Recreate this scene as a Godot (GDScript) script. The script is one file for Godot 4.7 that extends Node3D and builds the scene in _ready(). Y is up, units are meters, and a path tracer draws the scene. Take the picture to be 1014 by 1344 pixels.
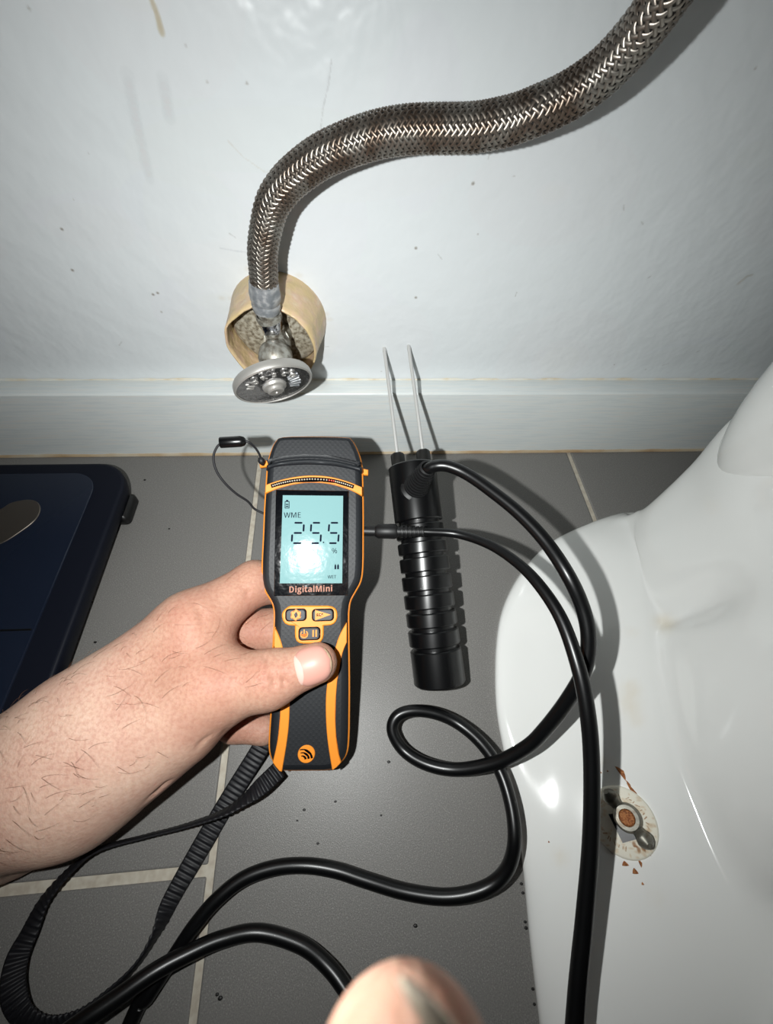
extends Node3D

var M := {}
var rng := RandomNumberGenerator.new()

# ---------- tagging ----------
func tag(o: Node, label: String, category := "", group := "", kind := "") -> Node:
	if label: o.set_meta("label", label)
	if category: o.set_meta("category", category)
	if group: o.set_meta("group", group)
	if kind: o.set_meta("kind", kind)
	return o

func thing(called: String, label: String, category: String, at := Vector3.ZERO) -> Node3D:
	var o := Node3D.new()
	o.name = called
	o.position = at
	add_child(o, true)
	tag(o, label, category)
	return o

func put(called: String, mesh: Mesh, mat: Material, parent: Node, xf := Transform3D()) -> MeshInstance3D:
	var o := MeshInstance3D.new()
	o.name = called
	o.mesh = mesh
	o.material_override = mat
	o.cast_shadow = GeometryInstance3D.SHADOW_CASTING_SETTING_ON
	parent.add_child(o, true)
	o.transform = xf
	return o

# put a mesh made in world coordinates under a thing
func putw(called: String, mesh: Mesh, mat: Material, parent: Node3D) -> MeshInstance3D:
	return put(called, mesh, mat, parent, world_of(parent).affine_inverse())

func world_of(n: Node3D) -> Transform3D:
	var t := n.transform
	var p := n.get_parent()
	while p is Node3D and p != self:
		t = p.transform * t
		p = p.get_parent()
	return t

# ---------- materials ----------
func mat(col: Color, rough: float, metal := 0.0, spec := 0.5) -> StandardMaterial3D:
	var m := StandardMaterial3D.new()
	m.albedo_color = col
	m.roughness = rough
	m.metallic = metal
	m.metallic_specular = spec
	return m

func noise_tex(freq: float, ramp: Array, size := 512, oct := 4, kind := FastNoiseLite.TYPE_SIMPLEX_SMOOTH, sd := 1) -> NoiseTexture2D:
	var n := FastNoiseLite.new()
	n.noise_type = kind
	n.frequency = freq
	n.fractal_octaves = oct
	n.seed = sd
	var t := NoiseTexture2D.new()
	t.width = size
	t.height = size
	t.seamless = true
	t.generate_mipmaps = false
	t.noise = n
	if ramp.size():
		var g := Gradient.new()
		var offs := PackedFloat32Array()
		var cols := PackedColorArray()
		for r in ramp:
			offs.append(r[0])
			cols.append(r[1])
		g.offsets = offs
		g.colors = cols
		t.color_ramp = g
	return t

func tri_uv(m: StandardMaterial3D, per_metre: float, world := true) -> StandardMaterial3D:
	m.uv1_triplanar = true
	m.uv1_world_triplanar = world
	m.uv1_scale = Vector3.ONE * per_metre
	return m

func bump(m: StandardMaterial3D, t: Texture2D, cm: float) -> StandardMaterial3D:
	m.heightmap_enabled = true
	m.heightmap_texture = t
	m.heightmap_scale = cm
	return m

# ---------- mesh helpers ----------
func st_new() -> SurfaceTool:
	var s := SurfaceTool.new()
	s.begin(Mesh.PRIMITIVE_TRIANGLES)
	s.set_smooth_group(0)
	return s

func tri(s: SurfaceTool, a: Vector3, b: Vector3, c: Vector3) -> void:
	s.add_vertex(a)
	s.add_vertex(c)
	s.add_vertex(b)

func quad(s: SurfaceTool, a: Vector3, b: Vector3, c: Vector3, d: Vector3) -> void:
	tri(s, a, b, c)
	tri(s, a, c, d)

func fin(s: SurfaceTool) -> ArrayMesh:
	s.generate_normals()
	return s.commit()

func cr(p: Array, t: float) -> Variant:
	var n := p.size()
	var i := clampi(int(floor(t)), 0, n - 2)
	var f := t - i
	var p1 = p[i]
	var p2 = p[i + 1]
	var p0 = p[i - 1] if i > 0 else p1 * 2.0 - p2
	var p3 = p[i + 2] if i + 2 < n else p2 * 2.0 - p1
	return (p1 * 2.0 + (p2 - p0) * f + (p0 * 2.0 - p1 * 5.0 + p2 * 4.0 - p3) * f * f + (p1 * 3.0 - p0 - p2 * 3.0 + p3) * f * f * f) * 0.5

func smooth_path(p: Array, per: int) -> Array:
	var out := []
	for k in (p.size() - 1) * per + 1:
		out.append(cr(p, float(k) / per))
	return out

func frames(p: Array) -> Array:
	# [tangent, side, other] carried along without twist
	var out := []
	var side := Vector3.ZERO
	for i in p.size():
		var t: Vector3 = (p[mini(i + 1, p.size() - 1)] - p[maxi(i - 1, 0)]).normalized()
		if i == 0:
			side = t.cross(Vector3.UP if absf(t.y) < 0.9 else Vector3.RIGHT).normalized()
		side = (side - t * side.dot(t)).normalized()
		out.append([t, side, t.cross(side)])
	return out

func tube_into(s: SurfaceTool, p: Array, radii: Array, sides := 12, caps := true) -> void:
	var fr := frames(p)
	var rings := []
	for i in p.size():
		var r: float = radii[0] if radii.size() == 1 else cr(radii, float(i) / (p.size() - 1) * (radii.size() - 1))
		var ring := PackedVector3Array()
		for k in sides:
			var a := TAU * k / sides
			ring.append(p[i] + (fr[i][1] * cos(a) + fr[i][2] * sin(a)) * r)
		rings.append(ring)
	s.set_smooth_group(0)
	for i in p.size() - 1:
		for k in sides:
			var k2 := (k + 1) % sides
			quad(s, rings[i][k], rings[i][k2], rings[i + 1][k2], rings[i + 1][k])
	if caps:
		s.set_smooth_group(7)
		for k in sides:
			var k2 := (k + 1) % sides
			tri(s, p[0], rings[0][k2], rings[0][k])
			tri(s, p[-1], rings[-1][k], rings[-1][k2])
		s.set_smooth_group(0)

func tube(p: Array, radii: Array, sides := 12, caps := true) -> ArrayMesh:
	var s := st_new()
	tube_into(s, p, radii, sides, caps)
	return fin(s)

# profile of (radius, height) turned about +Y, outside to the right when going up
func lathe_into(s: SurfaceTool, prof: Array, segs := 32, xf := Transform3D(), lobes := 0, depth := 0.0) -> void:
	var sg := 1
	for i in prof.size() - 1:
		if i > 0:
			var d0: Vector2 = prof[i] - prof[i - 1]
			var d1: Vector2 = prof[i + 1] - prof[i]
			if absf(d0.angle_to(d1)) > 0.6:
				sg += 1
		s.set_smooth_group(sg)
		for k in segs:
			var q := []
			for w in [[i, k], [i, k + 1], [i + 1, k + 1], [i + 1, k]]:
				var a: float = -TAU * w[1] / segs
				var r: float = prof[w[0]].x * (1.0 + depth * cos(lobes * a))
				q.append(xf * Vector3(r * cos(a), prof[w[0]].y, r * sin(a)))
			if prof[i].x > 1e-6:
				tri(s, q[0], q[1], q[2])
			if prof[i + 1].x > 1e-6:
				tri(s, q[0], q[2], q[3])
	s.set_smooth_group(0)

func lathe(prof: Array, segs := 32, xf := Transform3D(), lobes := 0, depth := 0.0) -> ArrayMesh:
	var s := st_new()
	lathe_into(s, prof, segs, xf, lobes, depth)
	return fin(s)

# a frame whose +Y runs from a to b
func along(a: Vector3, b: Vector3, hint := Vector3.BACK) -> Transform3D:
	var y := (b - a).normalized()
	var x := y.cross(hint).normalized()
	return Transform3D(Basis(x, y, x.cross(y)), a)

func ccw(o: PackedVector2Array) -> PackedVector2Array:
	var out := o.duplicate()
	if Geometry2D.is_polygon_clockwise(out):
		out.reverse()
	return out

func inset(o: PackedVector2Array, d: float) -> PackedVector2Array:
	var out := PackedVector2Array()
	var n := o.size()
	for i in n:
		var e0 := (o[i] - o[(i + n - 1) % n]).normalized()
		var e1 := (o[(i + 1) % n] - o[i]).normalized()
		var m := (Vector2(-e0.y, e0.x) + Vector2(-e1.y, e1.x)).normalized()
		out.append(o[i] + m * d / maxf(0.5, m.dot(Vector2(-e1.y, e1.x))))
	return out

# outline stacked in layers of [inset, z], bottom first; soft: one smooth group for all sides
func prism(o: PackedVector2Array, layers: Array, soft := true) -> ArrayMesh:
	var s := st_new()
	prism_into(s, o, layers, soft)
	return fin(s)

func prism_into(s: SurfaceTool, o: PackedVector2Array, layers: Array, soft := true) -> void:
	o = ccw(o)
	var rings := []
	for l in layers:
		rings.append(inset(o, l[0]) if l[0] != 0.0 else o)
	var n := o.size()
	for i in layers.size() - 1:
		s.set_smooth_group(1 if soft else -1)
		for k in n:
			var k2 := (k + 1) % n
			var a: Vector2 = rings[i][k]
			var b: Vector2 = rings[i][k2]
			var c: Vector2 = rings[i + 1][k2]
			var d: Vector2 = rings[i + 1][k]
			quad(s, Vector3(a.x, a.y, layers[i][1]), Vector3(b.x, b.y, layers[i][1]), Vector3(c.x, c.y, layers[i + 1][1]), Vector3(d.x, d.y, layers[i + 1][1]))
	for e in [0, layers.size() - 1]:
		s.set_smooth_group(2 + (1 if e else 0))
		var idx := Geometry2D.triangulate_polygon(rings[e])
		for k in range(0, idx.size(), 3):
			var q := []
			for j in 3:
				q.append(Vector3(rings[e][idx[k + j]].x, rings[e][idx[k + j]].y, layers[e][1]))
			var up: bool = (q[1] - q[0]).cross(q[2] - q[0]).z > 0.0
			if up != (e > 0):
				tri(s, q[0], q[2], q[1])
			else:
				tri(s, q[0], q[1], q[2])
	s.set_smooth_group(0)

func rrect(x0: float, y0: float, x1: float, y1: float, r: float, k := 6) -> PackedVector2Array:
	var o := PackedVector2Array()
	for c in [[x1 - r, y1 - r, 0.0], [x0 + r, y1 - r, PI / 2], [x0 + r, y0 + r, PI], [x1 - r, y0 + r, PI * 1.5]]:
		for i in k + 1:
			var a: float = c[2] + PI / 2 * i / k
			o.append(Vector2(c[0] + r * cos(a), c[1] + r * sin(a)))
	return o

func round_poly(o: Array, per := 4) -> PackedVector2Array:
	# closed smooth curve through points
	var n := o.size()
	var out := PackedVector2Array()
	for i in n:
		var p0: Vector2 = o[(i + n - 1) % n]
		var p1: Vector2 = o[i]
		var p2: Vector2 = o[(i + 1) % n]
		var p3: Vector2 = o[(i + 2) % n]
		for k in per:
			var f := float(k) / per
			out.append((p1 * 2.0 + (p2 - p0) * f + (p0 * 2.0 - p1 * 5.0 + p2 * 4.0 - p3) * f * f + (p1 * 3.0 - p0 - p2 * 3.0 + p3) * f * f * f) * 0.5)
	return out

func disc(c: Vector2, r: float, n := 28) -> PackedVector2Array:
	var o := PackedVector2Array()
	for i in n:
		o.append(c + Vector2.from_angle(TAU * i / n) * r)
	return o

# open curve given a width: polygon
func ribbon2(p: Array, w0: float, w1: float) -> PackedVector2Array:
	var l := PackedVector2Array()
	var r := PackedVector2Array()
	for i in p.size():
		var t: Vector2 = (p[mini(i + 1, p.size() - 1)] - p[maxi(i - 1, 0)]).normalized()
		var w := lerpf(w0, w1, float(i) / (p.size() - 1)) / 2
		l.append(p[i] + Vector2(-t.y, t.x) * w)
		r.append(p[i] - Vector2(-t.y, t.x) * w)
	r.reverse()
	l.append_array(r)
	return l

func sheet(rows: Array, per_u: int, per_v: int) -> Array:
	# rows: Array of Array of Vector3 -> fine grid through them
	var cols := []
	for r in rows:
		cols.append(smooth_path(r, per_v))
	var out := []
	for j in cols[0].size():
		var line := []
		for c in cols:
			line.append(c[j])
		out.append(smooth_path(line, per_u))
	return out

func box_into(s: SurfaceTool, lo: Vector3, hi: Vector3, bev := 0.0) -> void:
	var o := PackedVector2Array([Vector2(lo.x, lo.y), Vector2(hi.x, lo.y), Vector2(hi.x, hi.y), Vector2(lo.x, hi.y)])
	if bev > 0.0:
		o = rrect(lo.x, lo.y, hi.x, hi.y, bev, 2)
		prism_into(s, o, [[bev, lo.z], [bev * 0.3, lo.z + bev * 0.3], [0.0, lo.z + bev], [0.0, hi.z - bev], [bev * 0.3, hi.z - bev * 0.3], [bev, hi.z]])
	else:
		prism_into(s, o, [[0.0, lo.z], [0.0, hi.z]], false)

func box(lo: Vector3, hi: Vector3, bev := 0.0) -> ArrayMesh:
	var s := st_new()
	box_into(s, lo, hi, bev)
	return fin(s)

func text(words: String, size_m: float, depth: float, font := "Droid Sans", weight := 400) -> TextMesh:
	var f := SystemFont.new()
	f.font_names = PackedStringArray([font])
	f.font_weight = weight
	var t := TextMesh.new()
	t.font = f
	t.text = words
	t.font_size = 48
	t.pixel_size = 0.001
	t.depth = depth * 0.048 / size_m
	t.curve_step = 1.5
	return t

# ---------- soft bodies: tapered capsules joined smoothly, meshed as surface nets ----------
func body(bones: Array, cell: float, dents: Array) -> Array:
	var lo := Vector3.ONE * 9.0
	var hi := -lo
	for b in bones:
		var r: float = maxf(b[2], b[3]) + 3.0 * cell
		for e in [b[0], b[1]]:
			lo = lo.min(e - Vector3.ONE * r)
			hi = hi.max(e + Vector3.ONE * r)
	var nx := int((hi.x - lo.x) / cell) + 2
	var ny := int((hi.y - lo.y) / cell) + 2
	var nz := int((hi.z - lo.z) / cell) + 2
	var f := PackedFloat32Array()
	f.resize(nx * ny * nz)
	f.fill(1.0)
	for b in bones:
		var a: Vector3 = b[0]
		var ab: Vector3 = b[1] - a
		var ra: float = b[2]
		var rd: float = b[3] - ra
		var k: float = b[4]
		var inv := 1.0 / maxf(ab.length_squared(), 1e-12)
		var pad: float = maxf(b[2], b[3]) + k + 2.5 * cell
		var l: Vector3 = ((b[0].min(b[1]) - Vector3.ONE * pad - lo) / cell).floor().max(Vector3.ZERO)
		var h: Vector3 = ((b[0].max(b[1]) + Vector3.ONE * pad - lo) / cell).ceil().min(Vector3(nx - 1, ny - 1, nz - 1))
		for z in range(int(l.z), int(h.z) + 1):
			for y in range(int(l.y), int(h.y) + 1):
				var at := (z * ny + y) * nx
				for x in range(int(l.x), int(h.x) + 1):
					var p := lo + Vector3(x, y, z) * cell - a
					var t := clampf(p.dot(ab) * inv, 0.0, 1.0)
					var d := (p - ab * t).length() - ra - rd * t
					var o := f[at + x]
					var m := minf(o, d)
					var g := k - absf(o - d)
					if g > 0.0:
						m -= g * g / k * 0.25
					f[at + x] = m
	var ids := PackedInt32Array()
	ids.resize(nx * ny * nz)
	ids.fill(-1)
	var v := PackedVector3Array()
	var idx := PackedInt32Array()
	var sx := 1
	var sy := nx
	var sz := nx * ny
	var corner := [0, sx, sy, sx + sy, sz, sx + sz, sy + sz, sx + sy + sz]
	var edges := [[0, 1], [2, 3], [4, 5], [6, 7], [0, 2], [1, 3], [4, 6], [5, 7], [0, 4], [1, 5], [2, 6], [3, 7]]
	for z in nz - 1:
		for y in ny - 1:
			for x in nx - 1:
				var at := z * sz + y * sy + x
				var f0 := f[at]
				if absf(f0) > 2.0 * cell:
					continue
				var inside := 0
				for c in corner:
					if f[at + c] < 0.0:
						inside += 1
				if inside == 0 or inside == 8:
					continue
				var sum := Vector3.ZERO
				var cnt := 0
				for e in edges:
					var u := f[at + corner[e[0]]]
					var w := f[at + corner[e[1]]]
					if (u < 0.0) != (w < 0.0):
						var t := u / (u - w)
						var c0: int = e[0]
						var c1: int = e[1]
						var q0 := Vector3(c0 & 1, (c0 >> 1) & 1, c0 >> 2)
						var q1 := Vector3(c1 & 1, (c1 >> 1) & 1, c1 >> 2)
						sum += q0.lerp(q1, t)
						cnt += 1
				ids[at] = v.size()
				v.append(lo + (Vector3(x, y, z) + sum / cnt) * cell)
	for z in range(1, nz - 1):
		for y in range(1, ny - 1):
			for x in range(1, nx - 1):
				var at := z * sz + y * sy + x
				if ids[at] < 0:
					continue
				var s0 := f[at] < 0.0
				for ax in 3:
					var step: int = [sx, sy, sz][ax]
					if (f[at + step] < 0.0) == s0:
						continue
					var u: int = [sy, sz, sx][ax]
					var w: int = [sz, sx, sy][ax]
					var q := [ids[at], ids[at - u], ids[at - u - w], ids[at - w]]
					if q.min() < 0:
						continue
					if s0:
						idx.append_array([q[0], q[2], q[1], q[0], q[3], q[2]])
					else:
						idx.append_array([q[0], q[1], q[2], q[0], q[2], q[3]])
	var nrm := PackedVector3Array()
	for pass_ in 2:
		nrm = PackedVector3Array()
		nrm.resize(v.size())
		for i in range(0, idx.size(), 3):
			var g := (v[idx[i + 2]] - v[idx[i]]).cross(v[idx[i + 1]] - v[idx[i]])
			for j in 3:
				nrm[idx[i + j]] += g
		for i in nrm.size():
			nrm[i] = nrm[i].normalized()
		if pass_ == 0:
			for d in dents:   # [points of a crease, width, depth]
				for i in v.size():
					if v[i].distance_squared_to(d[0][0]) > 0.0016:
						continue
					var near := 9.0
					for s in d[0].size() - 1:
						near = minf(near, Geometry3D.get_closest_point_to_segment(v[i], d[0][s], d[0][s + 1]).distance_to(v[i]))
					if near < d[1] * 2.5:
						v[i] -= nrm[i] * d[2] * exp(-near * near / (d[1] * d[1]))
	return [v, nrm, idx]

func body_mesh(b: Array, cols: PackedColorArray) -> ArrayMesh:
	var arr := []
	arr.resize(Mesh.ARRAY_MAX)
	arr[Mesh.ARRAY_VERTEX] = b[0]
	arr[Mesh.ARRAY_NORMAL] = b[1]
	arr[Mesh.ARRAY_INDEX] = b[2]
	if cols.size():
		arr[Mesh.ARRAY_COLOR] = cols
	var m := ArrayMesh.new()
	m.add_surface_from_arrays(Mesh.PRIMITIVE_TRIANGLES, arr)
	return m

func lin(r: float, g: float, b: float) -> Color:
	return Color(r, g, b).linear_to_srgb()

# =====================================================================
func _ready() -> void:
	rng.seed = 7
	setup_view()
	make_materials()
	build_room()
	build_toilet()
	build_scale()
	build_hose_and_valve()
	build_probe()
	build_cable()
	build_meter()
	build_strap()
	build_person()
	build_fingertip()

func setup_view() -> void:
	var cam := Camera3D.new()
	cam.name = "camera"
	cam.fov = 105.0691
	cam.near = 0.004
	cam.far = 20.0
	add_child(cam)
	cam.transform = Transform3D(Basis(Vector3(0.99892, 0.02943, 0.03583), Vector3(0.01564, 0.51357, -0.85791), Vector3(-0.04365, 0.85754, 0.51255)), Vector3(0, 0.24, 0))
	var lens := CameraAttributesPhysical.new()
	lens.frustum_focal_length = 13.0
	lens.exposure_aperture = 26.0
	lens.frustum_focus_distance = 0.2
	lens.exposure_multiplier = 1.0
	lens.frustum_near = 0.004
	lens.frustum_far = 20.0
	cam.fov = 105.0691
	cam.attributes = lens
	cam.fov = 105.0691
	cam.current = true
	var we := WorldEnvironment.new()
	we.name = "environment"
	var e := Environment.new()
	e.background_mode = Environment.BG_COLOR
	e.background_color = Color.BLACK
	e.tonemap_mode = Environment.TONE_MAPPER_LINEAR
	e.tonemap_exposure = 1.0
	e.sdfgi_enabled = true
	e.ssao_enabled = true
	e.ssil_enabled = true
	we.environment = e
	add_child(we)
	# the phone's flash, a hand's breadth of lens spacing to the left of the lens
	var fl := AreaLight3D.new()
	fl.name = "flash"
	fl.light_color = Color(0.99, 1.0, 0.995)
	fl.light_energy = 0.080
	fl.area_size = Vector2(0.0045, 0.0045)
	fl.area_range = 5.0
	fl.area_attenuation = 2.0
	fl.shadow_enabled = true
	add_child(fl)
	var b := cam.transform.basis
	fl.position = cam.position + b.x * -0.036
	fl.look_at(fl.position - b.z + b.x * 0.04 + b.y * 0.04, b.y)
	build_phone(cam.transform, fl.transform)

# the phone that takes the picture: its back carries the lens and, beside it, the recessed flash
func build_phone(lens: Transform3D, lamp: Transform3D) -> void:
	var t := thing("phone", "dark phone held over the scene, its flash lighting it, seen only mirrored in chrome", "phone", lens.origin)
	var dark := mat(Color(0.05, 0.05, 0.055), 0.4)
	var back := prism(rrect(-0.052, -0.122, 0.018, 0.022, 0.009, 8), [[0.0012, -0.009], [0.0, -0.0078], [0.0, -0.0022], [0.0012, -0.001]])
	putw("back_panel", back, dark, t).transform = world_of(t).affine_inverse() * lens * Transform3D(Basis(Vector3.RIGHT, Vector3.UP, Vector3.BACK), Vector3(0, 0, 0.010)) 
	var ring := lathe([Vector2(0.0033, -0.0006), Vector2(0.0045, -0.0006), Vector2(0.0045, 0.0015), Vector2(0.0042, 0.0018), Vector2(0.0033, 0.0018), Vector2(0.0033, -0.0006)], 40)
	var glow := mat(Color(0.95, 0.95, 0.9), 0.3)
	glow.emission_enabled = true
	glow.emission = Color(1.0, 1.0, 0.97)
	glow.emission_energy_multiplier = 1.5
	putw("flash_lens", box(Vector3(-0.00225, -0.00225, 0.0003), Vector3(0.00225, 0.00225, 0.0008)), glow, t).transform = world_of(t).affine_inverse() * lamp
	putw("flash_collar", ring, dark, t).transform = world_of(t).affine_inverse() * lamp * Transform3D(Basis(Vector3.RIGHT, Vector3.FORWARD, Vector3.UP), Vector3.ZERO)

func make_materials() -> void:
	var peel := noise_tex(0.03, [], 512, 3)
	M.wall = mat(Color.WHITE, 0.24)
	M.wall.albedo_texture = wall_picture()
	M.wall.texture_repeat = false
	var n := FastNoiseLite.new()
	n.frequency = 0.03
	n.fractal_octaves = 3
	var hm := n.get_image(1536, 768)
	bump(M.wall, ImageTexture.create_from_image(hm), 0.035)
	M.plain_wall = mat(lin(0.7, 0.72, 0.71), 0.5)
	M.paint = tri_uv(mat(Color.WHITE, 0.38), 1.0)
	M.paint.albedo_texture = noise_tex(0.012, [[0.2, Color(0.86, 0.885, 0.885)], [0.55, Color(0.89, 0.91, 0.905)], [0.85, Color(0.895, 0.9, 0.885)]], 512, 3)
	M.paint.uv1_scale = Vector3(4.0, 60.0, 60.0)
	bump(M.paint, noise_tex(0.02, [], 512, 4), 0.006)
	M.stain = tri_uv(mat(Color.WHITE, 0.6), 4.0)
	M.stain.albedo_texture = noise_tex(0.02, [[0.3, Color(0.88, 0.89, 0.87)], [0.6, Color(0.88, 0.85, 0.78)], [0.78, Color(0.84, 0.77, 0.64)], [0.93, Color(0.68, 0.58, 0.45)]], 512, 5)
	M.timber = tri_uv(mat(Color.WHITE, 0.75), 2.2)
	M.timber.albedo_texture = noise_tex(0.02, [[0.25, Color(0.78, 0.74, 0.66)], [0.5, Color(0.74, 0.65, 0.52)], [0.75, Color(0.66, 0.54, 0.4)]], 512, 4)
	var speck := noise_tex(0.22, [[0.0, Color(0.4, 0.4, 0.4)], [0.45, Color(0.47, 0.468, 0.464)], [0.7, Color(0.505, 0.502, 0.495)], [0.95, Color(0.66, 0.66, 0.66)]], 1024, 5)
	var cloud := noise_tex(0.012, [], 512, 4)
	M.tile = tri_uv(mat(Color(1.0, 0.99, 0.975), 0.4, 0.0, 0.42), 6.0)
	M.tile.albedo_texture = speck
	bump(M.tile, noise_tex(0.33, [], 1024, 3, FastNoiseLite.TYPE_SIMPLEX_SMOOTH, 5), 0.009)
	M.grout = tri_uv(mat(Color.WHITE, 0.9), 14.0)
	M.grout.albedo_texture = noise_tex(0.05, [[0.2, Color(0.7, 0.66, 0.6)], [0.5, Color(0.74, 0.71, 0.65)], [0.8, Color(0.77, 0.745, 0.69)]], 256, 4)
	M.ceramic = mat(Color(0.935, 0.937, 0.925), 0.09)
	M.ceramic.vertex_color_use_as_albedo = true
	M.ceramic.clearcoat_enabled = true
	M.ceramic.clearcoat = 0.4
	M.ceramic.clearcoat_roughness = 0.06
	M.washer = mat(Color.WHITE, 0.35)
	M.washer.albedo_texture = rust_picture()
	M.rust = tri_uv(mat(Color.WHITE, 0.8), 120.0)
	M.rust.albedo_texture = noise_tex(0.03, [[0.3, Color(0.72, 0.5, 0.3)], [0.6, Color(0.52, 0.27, 0.12)], [0.8, Color(0.32, 0.17, 0.1)]], 256, 4)
	M.zinc = tri_uv(mat(Color(0.72, 0.72, 0.7), 0.42, 0.6), 40.0)
	M.zinc.albedo_texture = noise_tex(0.02, [[0.3, Color(0.6, 0.59, 0.56)], [0.6, Color(0.7, 0.69, 0.66)], [0.85, Color(0.5, 0.42, 0.34)]], 256, 4)
	M.navy = mat(Color(0.065, 0.078, 0.12), 0.55, 0.0, 0.3)
	M.navy_glass = mat(Color(0.105, 0.132, 0.19), 0.14)
	M.steel_pad = mat(Color(0.47, 0.44, 0.41), 0.4, 0.85)
	M.black = mat(Color(0.035, 0.037, 0.042), 0.42)
	M.cable = mat(Color(0.03, 0.032, 0.037), 0.33)
	M.rubber = mat(Color(0.04, 0.04, 0.045), 0.5)
	M.handle = mat(Color(0.028, 0.03, 0.035), 0.3)
	M.pin = mat(Color(0.82, 0.82, 0.81), 0.5, 0.4)
	M.ferrule = mat(Color(0.06, 0.058, 0.05), 0.5)
	M.core = mat(Color(0.1, 0.085, 0.07), 0.8)
	M.braid = tri_uv(mat(Color.WHITE, 0.37, 0.88), 22.0)
	M.braid.albedo_texture = noise_tex(0.012, [[0.3, Color(0.44, 0.38, 0.33)], [0.5, Color(0.56, 0.52, 0.48)], [0.75, Color(0.63, 0.61, 0.58)]], 256, 3)
	M.grime = tri_uv(mat(Color.WHITE, 0.45, 0.45), 20.0)
	M.grime.albedo_texture = noise_tex(0.02, [[0.2, Color(0.3, 0.27, 0.23)], [0.42, Color(0.52, 0.5, 0.46)], [0.6, Color(0.66, 0.66, 0.63)], [0.8, Color(0.72, 0.72, 0.69)], [0.95, Color(0.5, 0.36, 0.24)]], 512, 5)
	bump(M.grime, noise_tex(0.05, [], 256, 3), 0.006)
	M.flange = tri_uv(mat(Color.WHITE, 0.8), 20.0)
	M.flange.albedo_texture = noise_tex(0.03, [[0.2, Color(0.36, 0.32, 0.26)], [0.45, Color(0.56, 0.53, 0.46)], [0.7, Color(0.68, 0.66, 0.6)]], 512, 5)
	bump(M.flange, noise_tex(0.06, [], 256, 3), 0.008)
	M.collar = tri_uv(mat(Color.WHITE, 0.4, 0.35), 45.0)
	M.collar.albedo_texture = noise_tex(0.02, [[0.3, Color(0.5, 0.515, 0.53)], [0.55, Color(0.6, 0.61, 0.62)], [0.8, Color(0.74, 0.74, 0.74)]], 256, 4)
	bump(M.collar, noise_tex(0.03, [], 256, 3), 0.012)
	M.chrome = tri_uv(mat(Color(0.86, 0.86, 0.87), 0.14, 1.0), 60.0)
	M.chrome.roughness_texture = noise_tex(0.02, [[0.35, Color(0.3, 0.3, 0.3)], [0.6, Color.WHITE]], 256, 4)
	M.chrome.roughness = 0.3
	bump(M.chrome, noise_tex(0.02, [], 256, 4), 0.012)
	M.rim = mat(Color(0.72, 0.71, 0.69), 0.42, 0.55)
	M.tape = tri_uv(mat(Color.WHITE, 0.35), 26.0)
	M.tape.albedo_texture = noise_tex(0.014, [[0.25, Color(0.83, 0.74, 0.55)], [0.5, Color(0.86, 0.76, 0.6)], [0.68, Color(0.87, 0.74, 0.63)], [0.9, Color(0.9, 0.84, 0.76)]], 256, 4)
	M.tape.backlight_enabled = true
	M.tape.backlight = Color(0.5, 0.42, 0.25)
	bump(M.tape, noise_tex(0.02, [], 256, 4), 0.06)
	# meter
	M.shell = tri_uv(mat(Color(0.088, 0.098, 0.113), 0.55), 1.0 / 0.0026, false)
	bump(M.shell, dimple_picture(), 0.008)
	M.smooth_shell = mat(Color(0.1, 0.113, 0.13), 0.38)
	M.orange = mat(Color(0.94, 0.565, 0.165), 0.47)
	M.bezel = mat(Color(0.03, 0.035, 0.05), 0.1)
	bump(M.bezel, noise_tex(0.01, [], 256, 3), 0.006)
	tri_uv(M.bezel, 60.0, false)
	M.lcd = mat(Color(0.475, 0.615, 0.62), 0.09, 0.0, 0.4)
	bump(M.lcd, noise_tex(0.012, [], 256, 4, FastNoiseLite.TYPE_SIMPLEX_SMOOTH, 9), 0.004)
	tri_uv(M.lcd, 40.0, false)
	M.lcd.emission_enabled = true
	M.lcd.emission = Color(0.6, 0.86, 0.86)
	M.lcd.emission_energy_multiplier = 0.06
	M.ink = mat(Color(0.06, 0.08, 0.15), 0.8, 0.0, 0.15)
	M.print = mat(Color(0.6, 0.35, 0.23), 0.5)
	M.button = mat(Color(0.2, 0.215, 0.235), 0.5)
	M.led = mat(Color(0.7, 0.66, 0.6), 0.3)
	M.red = mat(Color(0.85, 0.3, 0.22), 0.4)
	M.webbing = mat(Color(0.085, 0.085, 0.1), 0.55)
	# skin
	M.skin = tri_uv(mat(Color.WHITE, 0.52, 0.0, 0.32), 30.0)
	M.skin.vertex_color_use_as_albedo = true
	M.skin.albedo_texture = noise_tex(0.03, [[0.2, Color(0.93, 0.88, 0.87)], [0.5, Color(0.98, 0.96, 0.95)], [0.8, Color(1, 1, 1)]], 512, 5)
	bump(M.skin, noise_tex(0.06, [], 512, 4, FastNoiseLite.TYPE_CELLULAR, 3), 0.016)
	M.skin.subsurf_scatter_enabled = true
	M.skin.subsurf_scatter_strength = 0.06
	M.nail = mat(Color(0.8, 0.59, 0.535), 0.4, 0.0, 0.4)
	M.lunula = mat(Color(0.85, 0.7, 0.65), 0.5, 0.0, 0.3)
	M.nail_edge = mat(Color(0.8, 0.68, 0.56), 0.4)
	M.hair = mat(Color(0.5, 0.36, 0.27), 0.5)

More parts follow.
